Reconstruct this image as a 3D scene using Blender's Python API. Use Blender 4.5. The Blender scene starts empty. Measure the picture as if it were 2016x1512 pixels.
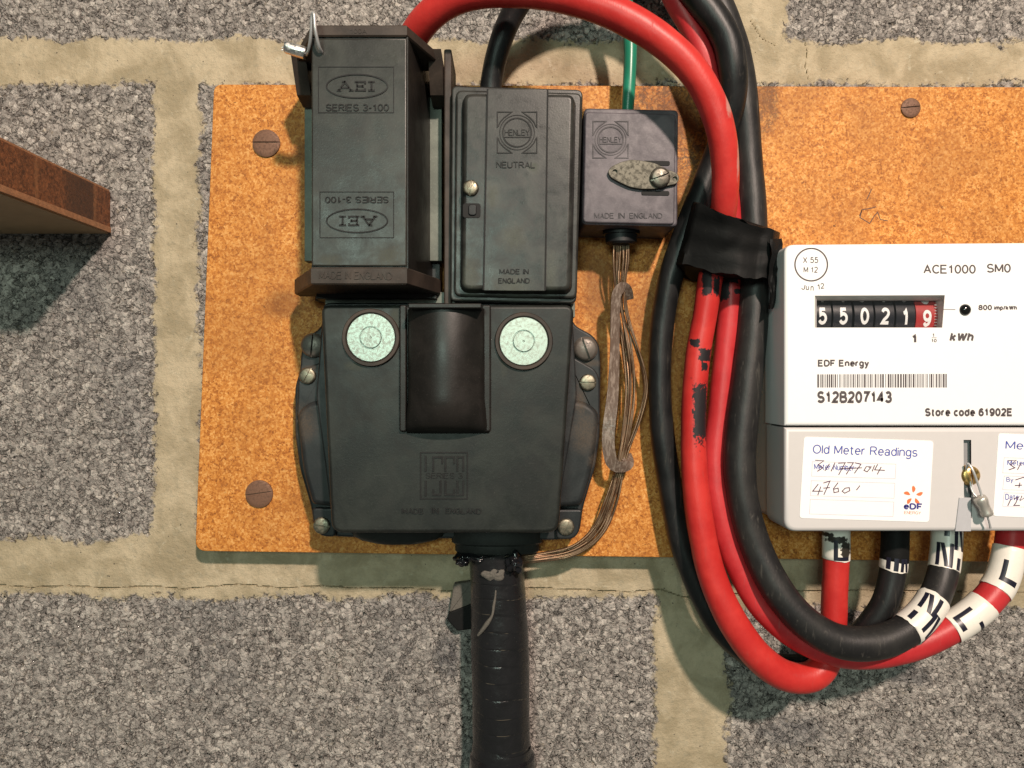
import bpy, math, random
from mathutils import Vector
from mathutils.geometry import tessellate_polygon
random.seed(7)
scene = bpy.context.scene
R = math.radians

# ------------------------------------------------------------------ camera, light, exposure
F = 1514.0      # focal length in photo pixels
D0 = 432.0      # camera to wall, mm
cam_d = bpy.data.cameras.new('camera'); cam = bpy.data.objects.new('camera', cam_d)
scene.collection.objects.link(cam); scene.camera = cam
cam.location = (0, -D0*0.001, 0); cam.rotation_euler = (R(90), 0, 0)
cam_d.sensor_width = 36; cam_d.lens = 36*F/2016.0; cam_d.clip_start = 0.01; cam_d.clip_end = 50

world = bpy.data.worlds.new('World'); scene.world = world; world.use_nodes = True
bg = world.node_tree.nodes['Background']; bg.inputs[0].default_value = (0.86, 0.92, 0.84, 1); bg.inputs[1].default_value = 0.13

def area(name, loc, target, sx, sy, power, col, shape='RECTANGLE'):
    d = bpy.data.lights.new(name, 'AREA'); d.shape = shape; d.size = sx
    if shape == 'RECTANGLE': d.size_y = sy
    d.energy = power; d.color = col
    o = bpy.data.objects.new(name, d); scene.collection.objects.link(o); o.location = loc
    o.rotation_euler = (Vector(target)-Vector(loc)).to_track_quat('-Z', 'Y').to_euler()
    return o
area('ceiling_lamp', (0.42, -1.45, 0.88), (0, 0, 0), 0.085, 0.085, 42, (1.0, 0.81, 0.69), 'DISK')
area('window_light', (-0.30, -1.9, 0.33), (0, 0, 0), 0.40, 0.32, 11.5, (0.76, 1.0, 0.86))
scene.view_settings.view_transform = 'Standard'; scene.view_settings.look = 'None'
scene.view_settings.exposure = 0.0; scene.view_settings.gamma = 1.0
scene.view_settings.use_curve_mapping = False

# ------------------------------------------------------------------ object helpers
S = 0.001
def P(px, py, h):
    D = D0-h
    return ((px-1008)*D/F, -h, -(py-756)*D/F)
ORG = {}
def thing(name, label, cat, at, group=None):
    o = bpy.data.objects.new(name, None); scene.collection.objects.link(o)
    o.empty_display_size = 0.02
    o.location = [c*S for c in at]; ORG[o] = at
    o['label'] = label; o['category'] = cat
    if group: o['group'] = group
    return o
def make(name, verts, faces, mat, parent=None, smooth=35, label=None, fmats=None, mats=None):
    o0 = ORG.get(parent, (0, 0, 0)) if parent else (0, 0, 0)
    me = bpy.data.meshes.new(name)
    me.from_pydata([((v[0]-o0[0])*S, (v[1]-o0[1])*S, (v[2]-o0[2])*S) for v in verts], [], faces)
    me.validate()
    for m in (mats or [mat]): me.materials.append(m)
    import bmesh
    bm = bmesh.new(); bm.from_mesh(me); bmesh.ops.recalc_face_normals(bm, faces=bm.faces); bm.to_mesh(me); bm.free()
    if smooth:
        me.polygons.foreach_set('use_smooth', [True]*len(me.polygons))
        if smooth < 170: me.set_sharp_from_angle(angle=R(smooth))
    o = bpy.data.objects.new(name, me); scene.collection.objects.link(o)
    if smooth and smooth <= 40:
        w = o.modifiers.new('weighted', 'WEIGHTED_NORMAL'); w.keep_sharp = True; w.weight = 100
    if parent: o.parent = parent
    ORG[o] = o0
    if label: o['label'] = label
    return o

class MB:
    def __init__(s): s.v = []; s.f = []
    def add(s, v, f):
        n = len(s.v); s.v += list(v); s.f += [tuple(i+n for i in q) for q in f]
    def build(s, name, mat, parent=None, smooth=35, label=None): return make(name, s.v, s.f, mat, parent, smooth, label)
    def loft(s, rings, cap0=True, cap1=True, closed=True):
        n = len(rings[0]); v = [p for r in rings for p in r]; f = []
        for i in range(len(rings)-1):
            for j in range(n if closed else n-1):
                k = (j+1) % n
                f.append((i*n+j, i*n+k, (i+1)*n+k, (i+1)*n+j))
        if cap0: f.append(tuple(range(n-1, -1, -1)))
        if cap1: f.append(tuple((len(rings)-1)*n+j for j in range(n)))
        s.add(v, f)
    # solid whose outline (px seen at height h1) is extruded from h0 to h1 with a rounded front edge
    def solid(s, px, h0, h1, rnd=0.6, taper=0.0, holes=None):
        q = mm(px, h1)
        rings = [[(x, -h0, z) for x, z in inset(q, -taper)]]
        if rnd > 0:
            for a in (0, 22.5, 45, 67.5, 90):
                d = rnd*(1-math.cos(R(a))); hh = h1-rnd+rnd*math.sin(R(a))
                rings.append([(x, -hh, z) for x, z in inset(q, d)])
        else: rings.append([(x, -h1, z) for x, z in q])
        if holes:
            s.loft(rings, True, False)
            outer = [Vector((p[0], p[2], 0)) for p in rings[-1]]
            hs = [mm(hp, h1) for hp in holes]
            polys = [outer]+[[Vector((x, z, 0)) for x, z in hq] for hq in hs]
            tri = tessellate_polygon(polys)
            allp = [p for pl in polys for p in pl]
            s.add([(p.x, -h1, p.y) for p in allp], tri)
        else: s.loft(rings)
    def box(s, x0, x1, h0, h1, z0, z1, b=0.0):
        q = [(x0, z0), (x1, z0), (x1, z1), (x0, z1)]
        rings = [[(x, -h0, z) for x, z in q], [(x, -(h1-b), z) for x, z in q]]
        if b: rings.append([(x, -h1, z) for x, z in inset(q, b)])
        s.loft(rings)
    def disc(s, cx, cz, prof, n=40):          # prof: (radius, h), axis towards the camera
        rings = [[(cx+r*math.cos(2*math.pi*i/n), -h, cz+r*math.sin(2*math.pi*i/n)) for i in range(n)] for r, h in prof]
        s.loft(rings)
    def lathe_z(s, cx, h, prof, n=40):        # prof: (z, rx, ry), axis vertical
        rings = [[(cx+rx*math.cos(2*math.pi*i/n), -h+ry*math.sin(2*math.pi*i/n), z) for i in range(n)] for z, rx, ry in prof]
        s.loft(rings)
    def ribbon(s, px, w, h, t, closed=False):  # raised stroke, points and width in photo px at height h
        p = [Vector(((x-1008)*(D0-h)/F, -(y-756)*(D0-h)/F)) for x, y in px]
        w = w*(D0-h)/F/2; n = len(p); L = []; Rr = []
        for i in range(n):
            a = p[i-1] if (i > 0 or closed) else p[i]; b = p[(i+1) % n] if (i < n-1 or closed) else p[i]
            d1 = (p[i]-a).normalized() if (p[i]-a).length > 1e-6 else (b-p[i]).normalized()
            d2 = (b-p[i]).normalized() if (b-p[i]).length > 1e-6 else d1
            n1 = Vector((-d1.y, d1.x)); n2 = Vector((-d2.y, d2.x)); m = n1+n2
            k = 1+n1.dot(n2); m = m/max(k, 0.35)
            L.append(p[i]+m*w); Rr.append(p[i]-m*w)
        rings = [[(a.x, -h+0.03, a.y), (b.x, -h+0.03, b.y), (b.x, -h-t, b.y), (a.x, -h-t, a.y)] for a, b in zip(L, Rr)]
        if closed: rings.append(rings[0])
        s.loft(rings, not closed, not closed)

def mm(px, h): k = (D0-h)/F; return [((x-1008)*k, -(y-756)*k) for x, y in px]
def area2(q): return sum(q[i][0]*q[(i+1) % len(q)][1]-q[(i+1) % len(q)][0]*q[i][1] for i in range(len(q)))
def inset(q, d):
    if abs(d) < 1e-9: return list(q)
    sg = 1 if area2(q) > 0 else -1
    out = []; n = len(q)
    for i in range(n):
        a = Vector(q[i-1]); b = Vector(q[i]); c = Vector(q[(i+1) % n])
        d1 = (b-a).normalized(); d2 = (c-b).normalized()
        n1 = Vector((-d1.y, d1.x))*sg; n2 = Vector((-d2.y, d2.x))*sg
        m = (n1+n2)/max(1+n1.dot(n2), 0.4)
        out.append((b.x+m.x*d, b.y+m.y*d))
    return out
def rpoly(pts, r, n=5):                     # polygon with rounded corners (px)
    out = []; N = len(pts)
    for i in range(N):
        rr = r[i] if isinstance(r, (list, tuple)) else r
        a = Vector(pts[i-1]); b = Vector(pts[i]); c = Vector(pts[(i+1) % N])
        if rr <= 0: out.append((b.x, b.y)); continue
        k = min(rr, (a-b).length*.48, (c-b).length*.48)
        s_ = b+(a-b).normalized()*k; e = b+(c-b).normalized()*k
        for j in range(n+1):
            t = j/n; p = s_*(1-t)**2+b*2*t*(1-t)+e*t*t; out.append((p.x, p.y))
    return out
def rr(x0, y0, x1, y1, r=6, n=5): return rpoly([(x0, y0), (x1, y0), (x1, y1), (x0, y1)], r, n)
def circ(cx, cy, rx, ry=None, n=36, a0=0, a1=360):
    ry = ry or rx; full = (a1-a0) >= 360
    return [(cx+rx*math.cos(R(a0+(a1-a0)*i/(n if full else n-1))), cy+ry*math.sin(R(a0+(a1-a0)*i/(n if full else n-1)))) for i in range(n)]

# ------------------------------------------------------------------ tubes
def catmull(pts, step):
    P_ = [Vector(p) for p in pts]; P_ = [P_[0]*2-P_[1]]+P_+[P_[-1]*2-P_[-2]]; out = []
    for i in range(1, len(P_)-2):
        p0, p1, p2, p3 = P_[i-1:i+3]; n = max(2, int((Vector(p2[:3])-Vector(p1[:3])).length/step))
        for j in range(n):
            t = j/n
            out.append(0.5*((2*p1)+(p2-p0)*t+(2*p0-5*p1+4*p2-p3)*t*t+(3*p1-p0-3*p2+p3)*t**3))
    out.append(P_[-2]); return out
class Tube:
    def __init__(s, pts, step=2.0):          # pts: (px, py, h, width px)
        q = []
        for x, y, h, w in pts:
            a = P(x, y, h); q.append((*a, w*(D0-h)/F/2))
        c = catmull([Vector(p) for p in q], step)
        s.c = [Vector(p[:3]) for p in c]; s.r = [p[3] for p in c]
        for _ in range(2):
            s.c = [s.c[0]]+[(s.c[i-1]+2*s.c[i]+s.c[i+1])/4 for i in range(1, len(s.c)-1)]+[s.c[-1]]
        s.t = []
        for i in range(len(s.c)):
            s.t.append((s.c[min(i+1, len(s.c)-1)]-s.c[max(i-1, 0)]).normalized())
    def frame(s, i):
        n0 = Vector((0.03, -1, 0.02)); n0 = (n0-s.t[i]*n0.dot(s.t[i])).normalized()
        return n0, s.t[i].cross(n0)
    def near(s, px, py):
        best = 0; bd = 1e9
        for i, c in enumerate(s.c):
            D = D0+c.y; x = c.x*F/D+1008; y = -c.z*F/D+756; d = (x-px)**2+(y-py)**2
            if d < bd: bd = d; best = i
        return best
    def rings(s, i0, i1, add=0.0, n=28, fn=None):
        out = []
        for i in range(i0, i1+1):
            N, B = s.frame(i)
            out.append([tuple(s.c[i]+(s.r[i]+add+(fn(i, a) if fn else 0))*(math.cos(2*math.pi*a/n)*N+math.sin(2*math.pi*a/n)*B)) for a in range(n)])
        return out
    def pt(s, u, v, add):                    # u: fractional index, v: mm around from the camera side
        i = max(0, min(int(u), len(s.c)-2)); f = u-i
        c = s.c[i].lerp(s.c[i+1], f); r = s.r[i]*(1-f)+s.r[i+1]*f; N, B = s.frame(i)
        a = v/r; return tuple(c+(r+add)*(math.cos(a)*N+math.sin(a)*B))
def wobble(tube, amt, seed):
    rnd = random.Random(seed); ph = [rnd.uniform(0, 6.3) for _ in range(6)]
    def fn(i, a): return amt*(math.sin(i*.21+ph[0])*.5+math.sin(i*.47+ph[1]+a*.4)*.3+math.sin(i*.9+ph[2]+a*.9)*.2)
    return fn
def cable(name, label, cat, mat, pts, group=None, seed=1, step=2.0, amt=0.14, part='sheath'):
    T = Tube(pts, step); mid = T.c[0]
    th = thing(name, label, cat, tuple(mid), group)
    m = MB(); m.loft(T.rings(0, len(T.c)-1, 0, 28, wobble(T, amt, seed)))
    m.build(part, mat, th, 60)
    return th, T

# ------------------------------------------------------------------ lettering
_tc = {}
def _a(cx, cy, rx, ry, a0, a1):
    n = max(4, int(abs(a1-a0)/18)); return [(cx+rx*math.cos(R(a0+(a1-a0)*i/n)), cy+ry*math.sin(R(a0+(a1-a0)*i/n))) for i in range(n+1)]
_S = _a(.31, .74, .27, .26, 25, 255)+_a(.31, .25, .30, .25, 75, -160)
_6 = [[(.50, .82)]+_a(.30, .80, .19, .20, 45, 90)+[(.14, .90), (.04, .68), (.01, .42)], _a(.27, .31, .26, .31, 0, 360)]
GL = {
 'A': [[(0, 0), (.34, 1), (.68, 0)], [(.12, .33), (.56, .33)]], 'B': [[(0, 0), (0, 1)], [(0, 1), (.33, 1)]+_a(.33, .765, .21, .235, 85, -85)+[(.33, .53), (0, .53)], [(0, .53), (.36, .53)]+_a(.36, .265, .25, .265, 85, -85)+[(.36, 0), (0, 0)]],
 'C': [_a(.37, .5, .36, .5, 42, 318)], 'D': [[(0, 0), (0, 1)], [(0, 1), (.28, 1)]+_a(.28, .5, .38, .5, 85, -85)+[(.28, 0), (0, 0)]],
 'E': [[(.58, 1), (0, 1), (0, 0), (.6, 0)], [(0, .53), (.52, .53)]], 'F': [[(.56, 1), (0, 1), (0, 0)], [(0, .5), (.46, .5)]],
 'G': [_a(.38, .5, .37, .5, 45, 325)+[(.72, .18), (.72, .47), (.42, .47)]], 'H': [[(0, 0), (0, 1)], [(.62, 0), (.62, 1)], [(0, .53), (.62, .53)]],
 'I': [[(0, 0), (0, 1)]], 'J': [[(.42, 1), (.42, .25)]+_a(.21, .23, .21, .23, -5, -180)], 'L': [[(0, 1), (0, 0), (.52, 0)]],
 'M': [[(0, 0), (0, 1)], [(0, 1), (.37, .12)], [(.37, .12), (.74, 1)], [(.74, 1), (.74, 0)]], 'N': [[(0, 0), (0, 1)], [(0, 1), (.60, 0)], [(.60, 0), (.60, 1)]], 'O': [_a(.38, .5, .38, .5, 0, 360)],
 'R': [[(0, 0), (0, 1)], [(0, 1), (.36, 1)]+_a(.36, .75, .24, .25, 85, -85)+[(.36, .5), (0, .5)], [(.34, .5), (.63, 0)]], 'S': [_S],
 'T': [[(0, 1), (.62, 1)], [(.31, 1), (.31, 0)]], 'U': [[(0, 1), (0, .3)]+_a(.3, .3, .3, .3, 185, 355)+[(.6, .3), (.6, 1)]], 'W': [[(0, 1), (.22, 0)], [(.22, 0), (.44, .95)], [(.44, .95), (.66, 0)], [(.66, 0), (.88, 1)]],
 'X': [[(0, 0), (.6, 1)], [(0, 1), (.6, 0)]], 'Y': [[(0, 1), (.31, .45), (.62, 1)], [(.31, .45), (.31, 0)]],
 '0': [_a(.27, .5, .27, .5, 0, 360)], '1': [[(.04, .74), (.20, .82), (.28, 1), (.28, 0)]], '2': [_a(.27, .73, .26, .27, 165, -20)+[(.40, .45), (.12, .20), (.0, .0), (.54, 0)]],
 '3': [_a(.26, .76, .23, .24, 155, -80)+[(.18, .52)], [(.2, .53)]+_a(.26, .265, .28, .265, 85, -160)], '4': [[(.56, .26), (0, .26), (.40, 1), (.40, 0)]],
 '5': [[(.50, 1), (.12, 1), (.05, .52)]+_a(.26, .33, .28, .33, 125, -155)], '6': _6, '7': [[(0, 1), (.54, 1), (.34, .62), (.22, .3), (.18, 0)]],
 '8': [_a(.27, .76, .23, .24, 0, 360), _a(.27, .265, .27, .265, 0, 360)], '9': [[(.54-x, 1-y) for x, y in p] for p in _6],
 'a': [[(.05, .55)]+_a(.25, .52, .2, .2, 140, 5)+[(.45, .5), (.45, .1), (.49, 0)], _a(.22, .2, .21, .2, 0, 360)], 'b': [[(0, 0), (0, 1)], _a(.25, .36, .24, .36, 0, 360)],
 'c': [_a(.26, .36, .25, .36, 45, 315)], 'd': [[(.49, 0), (.49, 1)], _a(.25, .36, .24, .36, 0, 360)], 'e': [[(.03, .38), (.51, .38)]+_a(.27, .36, .24, .36, 8, 318)],
 'g': [[(.49, .72), (.49, -.06)]+_a(.26, -.06, .23, .22, -5, -155), _a(.25, .37, .24, .35, 0, 360)], 'h': [[(0, 0), (0, 1)], [(0, .42)]+_a(.23, .46, .23, .26, 175, 5)+[(.46, .4), (.46, 0)]],
 'i': [[(0, 0), (0, .72)], [(0, .87), (0, 1)]], 'k': [[(0, 0), (0, 1)], [(.44, .72), (.02, .28)], [(.16, .43), (.47, 0)]], 'l': [[(0, 0), (0, 1)]],
 'm': [[(0, 0), (0, .72)], [(0, .42)]+_a(.19, .5, .19, .22, 175, 5)+[(.38, .4), (.38, 0)], [(.38, .42)]+_a(.57, .5, .19, .22, 175, 5)+[(.76, .4), (.76, 0)]],
 'n': [[(0, 0), (0, .72)], [(0, .42)]+_a(.23, .46, .23, .26, 175, 5)+[(.46, .4), (.46, 0)]], 'o': [_a(.26, .36, .26, .36, 0, 360)], 'p': [[(0, -.28), (0, .72)], _a(.25, .36, .24, .36, 0, 360)],
 'r': [[(0, 0), (0, .72)], [(0, .38), (.06, .60), (.16, .70), (.29, .70)]], 's': [[(x*.75, y*.72) for x, y in _S]], 't': [[(.12, .95), (.12, .12), (.19, .01), (.32, .01)], [(0, .72), (.30, .72)]],
 'u': [[(0, .72), (0, .25)]+_a(.22, .25, .22, .25, 185, 355)+[(.44, .3), (.44, .72)], [(.45, .3), (.45, 0)]], 'y': [[(0, .72), (.24, .02)], [(.48, .72), (.2, -.14), (.12, -.26), (0, -.27)]],
 ':': [[(0, .02), (0, .14)], [(0, .56), (0, .68)]], '/': [[(0, -.03), (.28, 1)]], '-': [[(0, .4), (.3, .4)]]}
def text_mesh(s, bold=0.0, shear=0.0, cell=None):
    key = (s, bold, shear, cell)
    if key in _tc: return _tc[key]
    w = .115+bold*3.0; x = 0; v = []; f = []; k = 0
    for ch in s:
        if ch == ' ': x += .42; continue
        g = GL[ch]; wd = max(p[0] for pl in g for p in pl); lo = min(p[0] for pl in g for p in pl)
        if ch == '1' and len(s) > 1: wd = .46; lo = 0
        for pl in g:
            P2 = [Vector((px_*(1-w*.0)+x-lo*0, w/2+py_*(1-w) if py_ >= 0 else w/2+py_)) for px_, py_ in pl]; P2 = [Vector((p.x+shear*p.y, p.y)) for p in P2]
            P3 = [P2[0]]
            for q0, q1 in zip(P2, P2[1:]):
                kk = max(1, int((q1-q0).length/.17))
                P3 += [q0.lerp(q1, j_/kk) for j_ in range(1, kk+1)]
            P2 = P3
            n = len(P2); L = []; Q = []; closed = (P2[0]-P2[-1]).length < 1e-4
            for i in range(n):
                a = P2[i-1] if i > 0 else (P2[-2] if closed else None); b = P2[i+1] if i < n-1 else (P2[1] if closed else None)
                d1 = (P2[i]-a).normalized() if a is not None else (b-P2[i]).normalized(); d2 = (b-P2[i]).normalized() if b is not None else d1
                n1 = Vector((-d1.y, d1.x)); n2 = Vector((-d2.y, d2.x)); mm_ = (n1+n2)/max(1+n1.dot(n2), .45)
                L.append(P2[i]+mm_*w/2); Q.append(P2[i]-mm_*w/2)
            b0 = len(v); top = .5+.04*(k % 6); k += 1
            for a, b in zip(L, Q): v += [(a.x, a.y, -.5), (b.x, b.y, -.5), (b.x, b.y, top), (a.x, a.y, top)]
            for i in range(n-1):
                for j in range(4): f.append((b0+i*4+j, b0+i*4+(j+1) % 4, b0+i*4+4+(j+1) % 4, b0+i*4+4+j))
            f.append((b0, b0+1, b0+2, b0+3)); f.append((b0+n*4-4, b0+n*4-1, b0+n*4-2, b0+n*4-3))
        x += wd+.09+w*.8
    xs = [p[0] for p in v]; ys = [p[1] for p in v]
    x0, x1, y0, y1 = min(xs), max(xs), min(ys), max(ys)
    if cell: x0, x1 = -w/2, .54+w/2
    r = ([((p[0]-x0)/(x1-x0), (p[1]-y0)/(y1-y0), p[2]) for p in v], f); _tc[key] = r
    return r
def text(s, TL, TR, BL, h, mat, parent, t=0.05, bold=0.0, shear=0.0, name='lettering', mb=None):
    v, f = text_mesh(s, bold, shear); out = []
    for u, w, d in v:
        px = TL[0]+(TR[0]-TL[0])*u+(BL[0]-TL[0])*(1-w); py = TL[1]+(TR[1]-TL[1])*u+(BL[1]-TL[1])*(1-w)
        out.append(P(px, py, h) if d < 0 else P(px, py, h)[:1]+(-(h+t*(.5+d)),)+P(px, py, h)[2:])
    if mb is not None: mb.add(out, f); return
    return make(name, out, f, mat, parent, 0)
def tbox(s, x0, y0, x1, y1, h, mat, parent, **k): return text(s, (x0, y0), (x1, y0), (x0, y1), h, mat, parent, **k)

# ------------------------------------------------------------------ materials
class NT:
    def __init__(s, name):
        s.m = bpy.data.materials.new(name); s.m.use_nodes = True; s.t = s.m.node_tree; s.n = s.t.nodes
        s.b = s.n['Principled BSDF']; s.out = s.n['Material Output']
        g = s.n.new('ShaderNodeNewGeometry'); v = s.n.new('ShaderNodeVectorMath'); v.operation = 'SCALE'; v.inputs[3].default_value = 1000
        s.t.links.new(g.outputs['Position'], v.inputs[0]); s.pos = v.outputs[0]; s.geo = g
    def L(s, a, b): s.t.links.new(a, b)
    def put(s, inp, val):
        if hasattr(val, 'is_output') or hasattr(val, 'links'): s.L(val, inp)
        else: inp.default_value = val
    def math(s, op, a, b=None, c=None, clamp=False):
        n = s.n.new('ShaderNodeMath'); n.operation = op; n.use_clamp = clamp
        s.put(n.inputs[0], a)
        if b is not None: s.put(n.inputs[1], b)
        if c is not None: s.put(n.inputs[2], c)
        return n.outputs[0]
    def scale(s, vec):
        n = s.n.new('ShaderNodeVectorMath'); n.operation = 'MULTIPLY'; s.L(s.pos, n.inputs[0]); n.inputs[1].default_value = vec; return n.outputs[0]
    def noise(s, sc, det=4, rough=0.55, dist=0.0, vec=None, col=False):
        n = s.n.new('ShaderNodeTexNoise'); n.inputs['Scale'].default_value = sc; n.inputs['Detail'].default_value = det
        n.inputs['Roughness'].default_value = rough; n.inputs['Distortion'].default_value = dist
        s.L(vec or s.pos, n.inputs['Vector']); return n.outputs[1 if col else 0]
    def voro(s, sc, feat='F1', vec=None, rnd=1.0):
        n = s.n.new('ShaderNodeTexVoronoi'); n.feature = feat; n.inputs['Scale'].default_value = sc
        n.inputs['Randomness'].default_value = rnd
        s.L(vec or s.pos, n.inputs['Vector']); return n
    def warp(s, sc, amt, base=None):
        c = s.noise(sc, 3, col=True); a = s.n.new('ShaderNodeVectorMath'); a.operation = 'SUBTRACT'; s.L(c, a.inputs[0]); a.inputs[1].default_value = (.5, .5, .5)
        b = s.n.new('ShaderNodeVectorMath'); b.operation = 'SCALE'; s.L(a.outputs[0], b.inputs[0]); b.inputs[3].default_value = amt
        d = s.n.new('ShaderNodeVectorMath'); d.operation = 'ADD'; s.L(b.outputs[0], d.inputs[0]); s.L(base or s.pos, d.inputs[1]); return d.outputs[0]
    def ss(s, x, a, b):
        n = s.n.new('ShaderNodeMapRange'); n.interpolation_type = 'SMOOTHSTEP'; s.put(n.inputs[0], x)
        n.inputs[1].default_value = a; n.inputs[2].default_value = b; return n.outputs[0]
    def mix(s, fac, a, b, mode='MIX'):
        n = s.n.new('ShaderNodeMix'); n.data_type = 'RGBA'; n.blend_type = mode; s.put(n.inputs[0], fac)
        for i, v in ((6, a), (7, b)):
            if isinstance(v, tuple): n.inputs[i].default_value = (*v[:3], 1)
            else: s.L(v, n.inputs[i])
        return n.outputs[2]
    def ramp(s, x, stops):
        n = s.n.new('ShaderNodeValToRGB'); e = n.color_ramp.elements
        while len(e) < len(stops): e.new(0.5)
        for q, (p, c) in zip(e, stops): q.position = p; q.color = (*c, 1)
        s.L(x, n.inputs[0]); return n.outputs[0]
    def spots(s, lst, amp=0.6, sc=0.5, box=False):       # lst: (px, py, h, rx px, ry px): a mask of blotches at those places
        tot = None
        for px, py, h, rx, ry in lst:
            x, _, z = P(px, py, h); k = (D0-h)/F
            a = s.n.new('ShaderNodeVectorMath'); a.operation = 'SUBTRACT'; s.L(s.pos, a.inputs[0]); a.inputs[1].default_value = (x, 0, z)
            b = s.n.new('ShaderNodeVectorMath'); b.operation = 'MULTIPLY'; s.L(a.outputs[0], b.inputs[0]); b.inputs[1].default_value = (1/(rx*k), 0, 1/(ry*k))
            if box:
                c = s.n.new('ShaderNodeVectorMath'); c.operation = 'ABSOLUTE'; s.L(b.outputs[0], c.inputs[0])
                e = s.n.new('ShaderNodeSeparateXYZ'); s.L(c.outputs[0], e.inputs[0]); ln = s.math('MAXIMUM', e.outputs[0], e.outputs[2])
            else:
                c = s.n.new('ShaderNodeVectorMath'); c.operation = 'LENGTH'; s.L(b.outputs[0], c.inputs[0]); ln = c.outputs['Value']
            d = s.math('SUBTRACT', 1.0, ln)
            tot = d if tot is None else s.math('MAXIMUM', tot, d)
        n = s.math('MULTIPLY', s.math('SUBTRACT', s.noise(sc, 6, .65), .5), amp*2)
        return s.math('ADD', tot, n)
    def bump(s, h, dist, strength=1.0, prev=None):
        n = s.n.new('ShaderNodeBump'); n.inputs['Distance'].default_value = dist*S; n.inputs['Strength'].default_value = strength
        s.L(h, n.inputs['Height'])
        if prev is not None: s.L(prev, n.inputs['Normal'])
        return n.outputs[0]
    def fin(s, col=None, rough=0.5, metal=0.0, normal=None, spec=0.5, coat=0.0):
        s.put(s.b.inputs['Base Color'], (*col[:3], 1) if isinstance(col, tuple) else col)
        s.put(s.b.inputs['Roughness'], rough); s.put(s.b.inputs['Metallic'], metal); s.put(s.b.inputs['Specular IOR Level'], spec)
        s.put(s.b.inputs['Coat Weight'], coat)
        if normal is not None: s.L(normal, s.b.inputs['Normal'])
        return s.m

def bakelite(name, a, b, r0=0.30, r1=0.55, dust_glare=None, dust_glare_col=(0.17, 0.125, 0.085), sc=0.045, spot_amp=.35):
    n = NT(name); big = n.noise(sc, 7, .62, .6); fine = n.noise(1.1, 5, .6)
    c = n.mix(n.ss(big, .38, .68), a, b)
    c = n.mix(n.math('MULTIPLY', n.ss(fine, .56, .74), .35), c, tuple(min(1, x*1.9) for x in b))
    spk = n.ss(n.noise(2.2, 2, .5), .72, .78); c = n.mix(n.math('MULTIPLY', spk, .4), c, (.16, .14, .11))
    # hairline scuffs
    sv = n.scale((0.05, 1, 1.6)); scf = n.ss(n.noise(.9, 3, .7, 1.5, sv), .69, .73); c = n.mix(n.math('MULTIPLY', scf, .22), c, (.14, .14, .13))
    rough = n.math('ADD', n.math('MULTIPLY', n.noise(sc*2.2, 6, .65, .4), r1-r0+.25), r0-.08)
    if dust_glare:
        f = n.math('MULTIPLY', n.ss(n.spots(dust_glare, spot_amp, .22), .0, .9), n.math('ADD', .35, n.math('MULTIPLY', n.ss(n.noise(1.1, 6, .75), .38, .62), .65))); c = n.mix(n.math('MULTIPLY', f, .8), c, dust_glare_col); rough = n.math('ADD', rough, n.math('MULTIPLY', f, .3))  # lightens dusty places; some lists also paint glare as colour
    return n.fin(c, rough, normal=n.bump(fine, .06, .6), spec=.30)
DUST = [(600, 835, 30, 45, 55), (1150, 850, 30, 40, 60), (1140, 790, 30, 18, 50), (1165, 715, 30, 30, 10), (612, 725, 30, 30, 8), (1165, 905, 30, 20, 20)]
M = {}
M['cover'] = bakelite('cover_bakelite', (.010, .011, .010), (.019, .021, .018), .28, .50, [(778, 640, 66, 14, 70), (700, 720, 66, 30, 14), (992, 700, 66, 12, 50)], (.050, .060, .045), spot_amp=.4)  # greenish glare beside the discs, painted into the cover colour
M['nose'] = bakelite('nose_bakelite', (.009, .008, .007), (.017, .0145, .013), .30, .42)
M['base'] = bakelite('base_bakelite', (.012, .014, .015), (.024, .027, .028), .30, .5, DUST, (.085, .064, .046))
M['fuse'] = bakelite('fuse_bakelite', (.020, .019, .017), (.036, .036, .031), .20, .44, [(765, 505, 82, 44, 34), (650, 512, 82, 34, 16)], (.060, .068, .052), spot_amp=.5)  # dusty lower face, with some of its glare painted into the colour
M['fuse_dark'] = bakelite('fuse_flange', (.026, .019, .015), (.050, .036, .028), .42, .6)
M['plate'] = bakelite('carrier_plate', (.11, .125, .105), (.18, .20, .165), .4, .6)
M['neutral'] = bakelite('neutral_bakelite', (.016, .016, .015), (.036, .037, .033), .18, .42, [(925, 545, 60, 26, 75), (1010, 470, 60, 40, 40), (1010, 565, 60, 60, 34), (1085, 540, 60, 22, 60), (970, 385, 60, 20, 40), (1050, 330, 60, 20, 20)], (.075, .086, .068), sc=.07, spot_amp=.45)  # mottled dusty patches that also paint the greenish glare low on the block
M['earth'] = bakelite('earth_bakelite', (.060, .052, .062), (.115, .10, .112), .34, .5, sc=.09)
M['blackp'] = bakelite('black_plastic', (.005, .005, .006), (.010, .010, .011), .35, .5)
M['emboss'] = bakelite('moulded_letters', (.005, .005, .005), (.010, .010, .010), .5, .65)
M['emboss_e'] = bakelite('moulded_letters_light', (.035, .032, .036), (.065, .058, .064), .4, .6)

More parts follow.
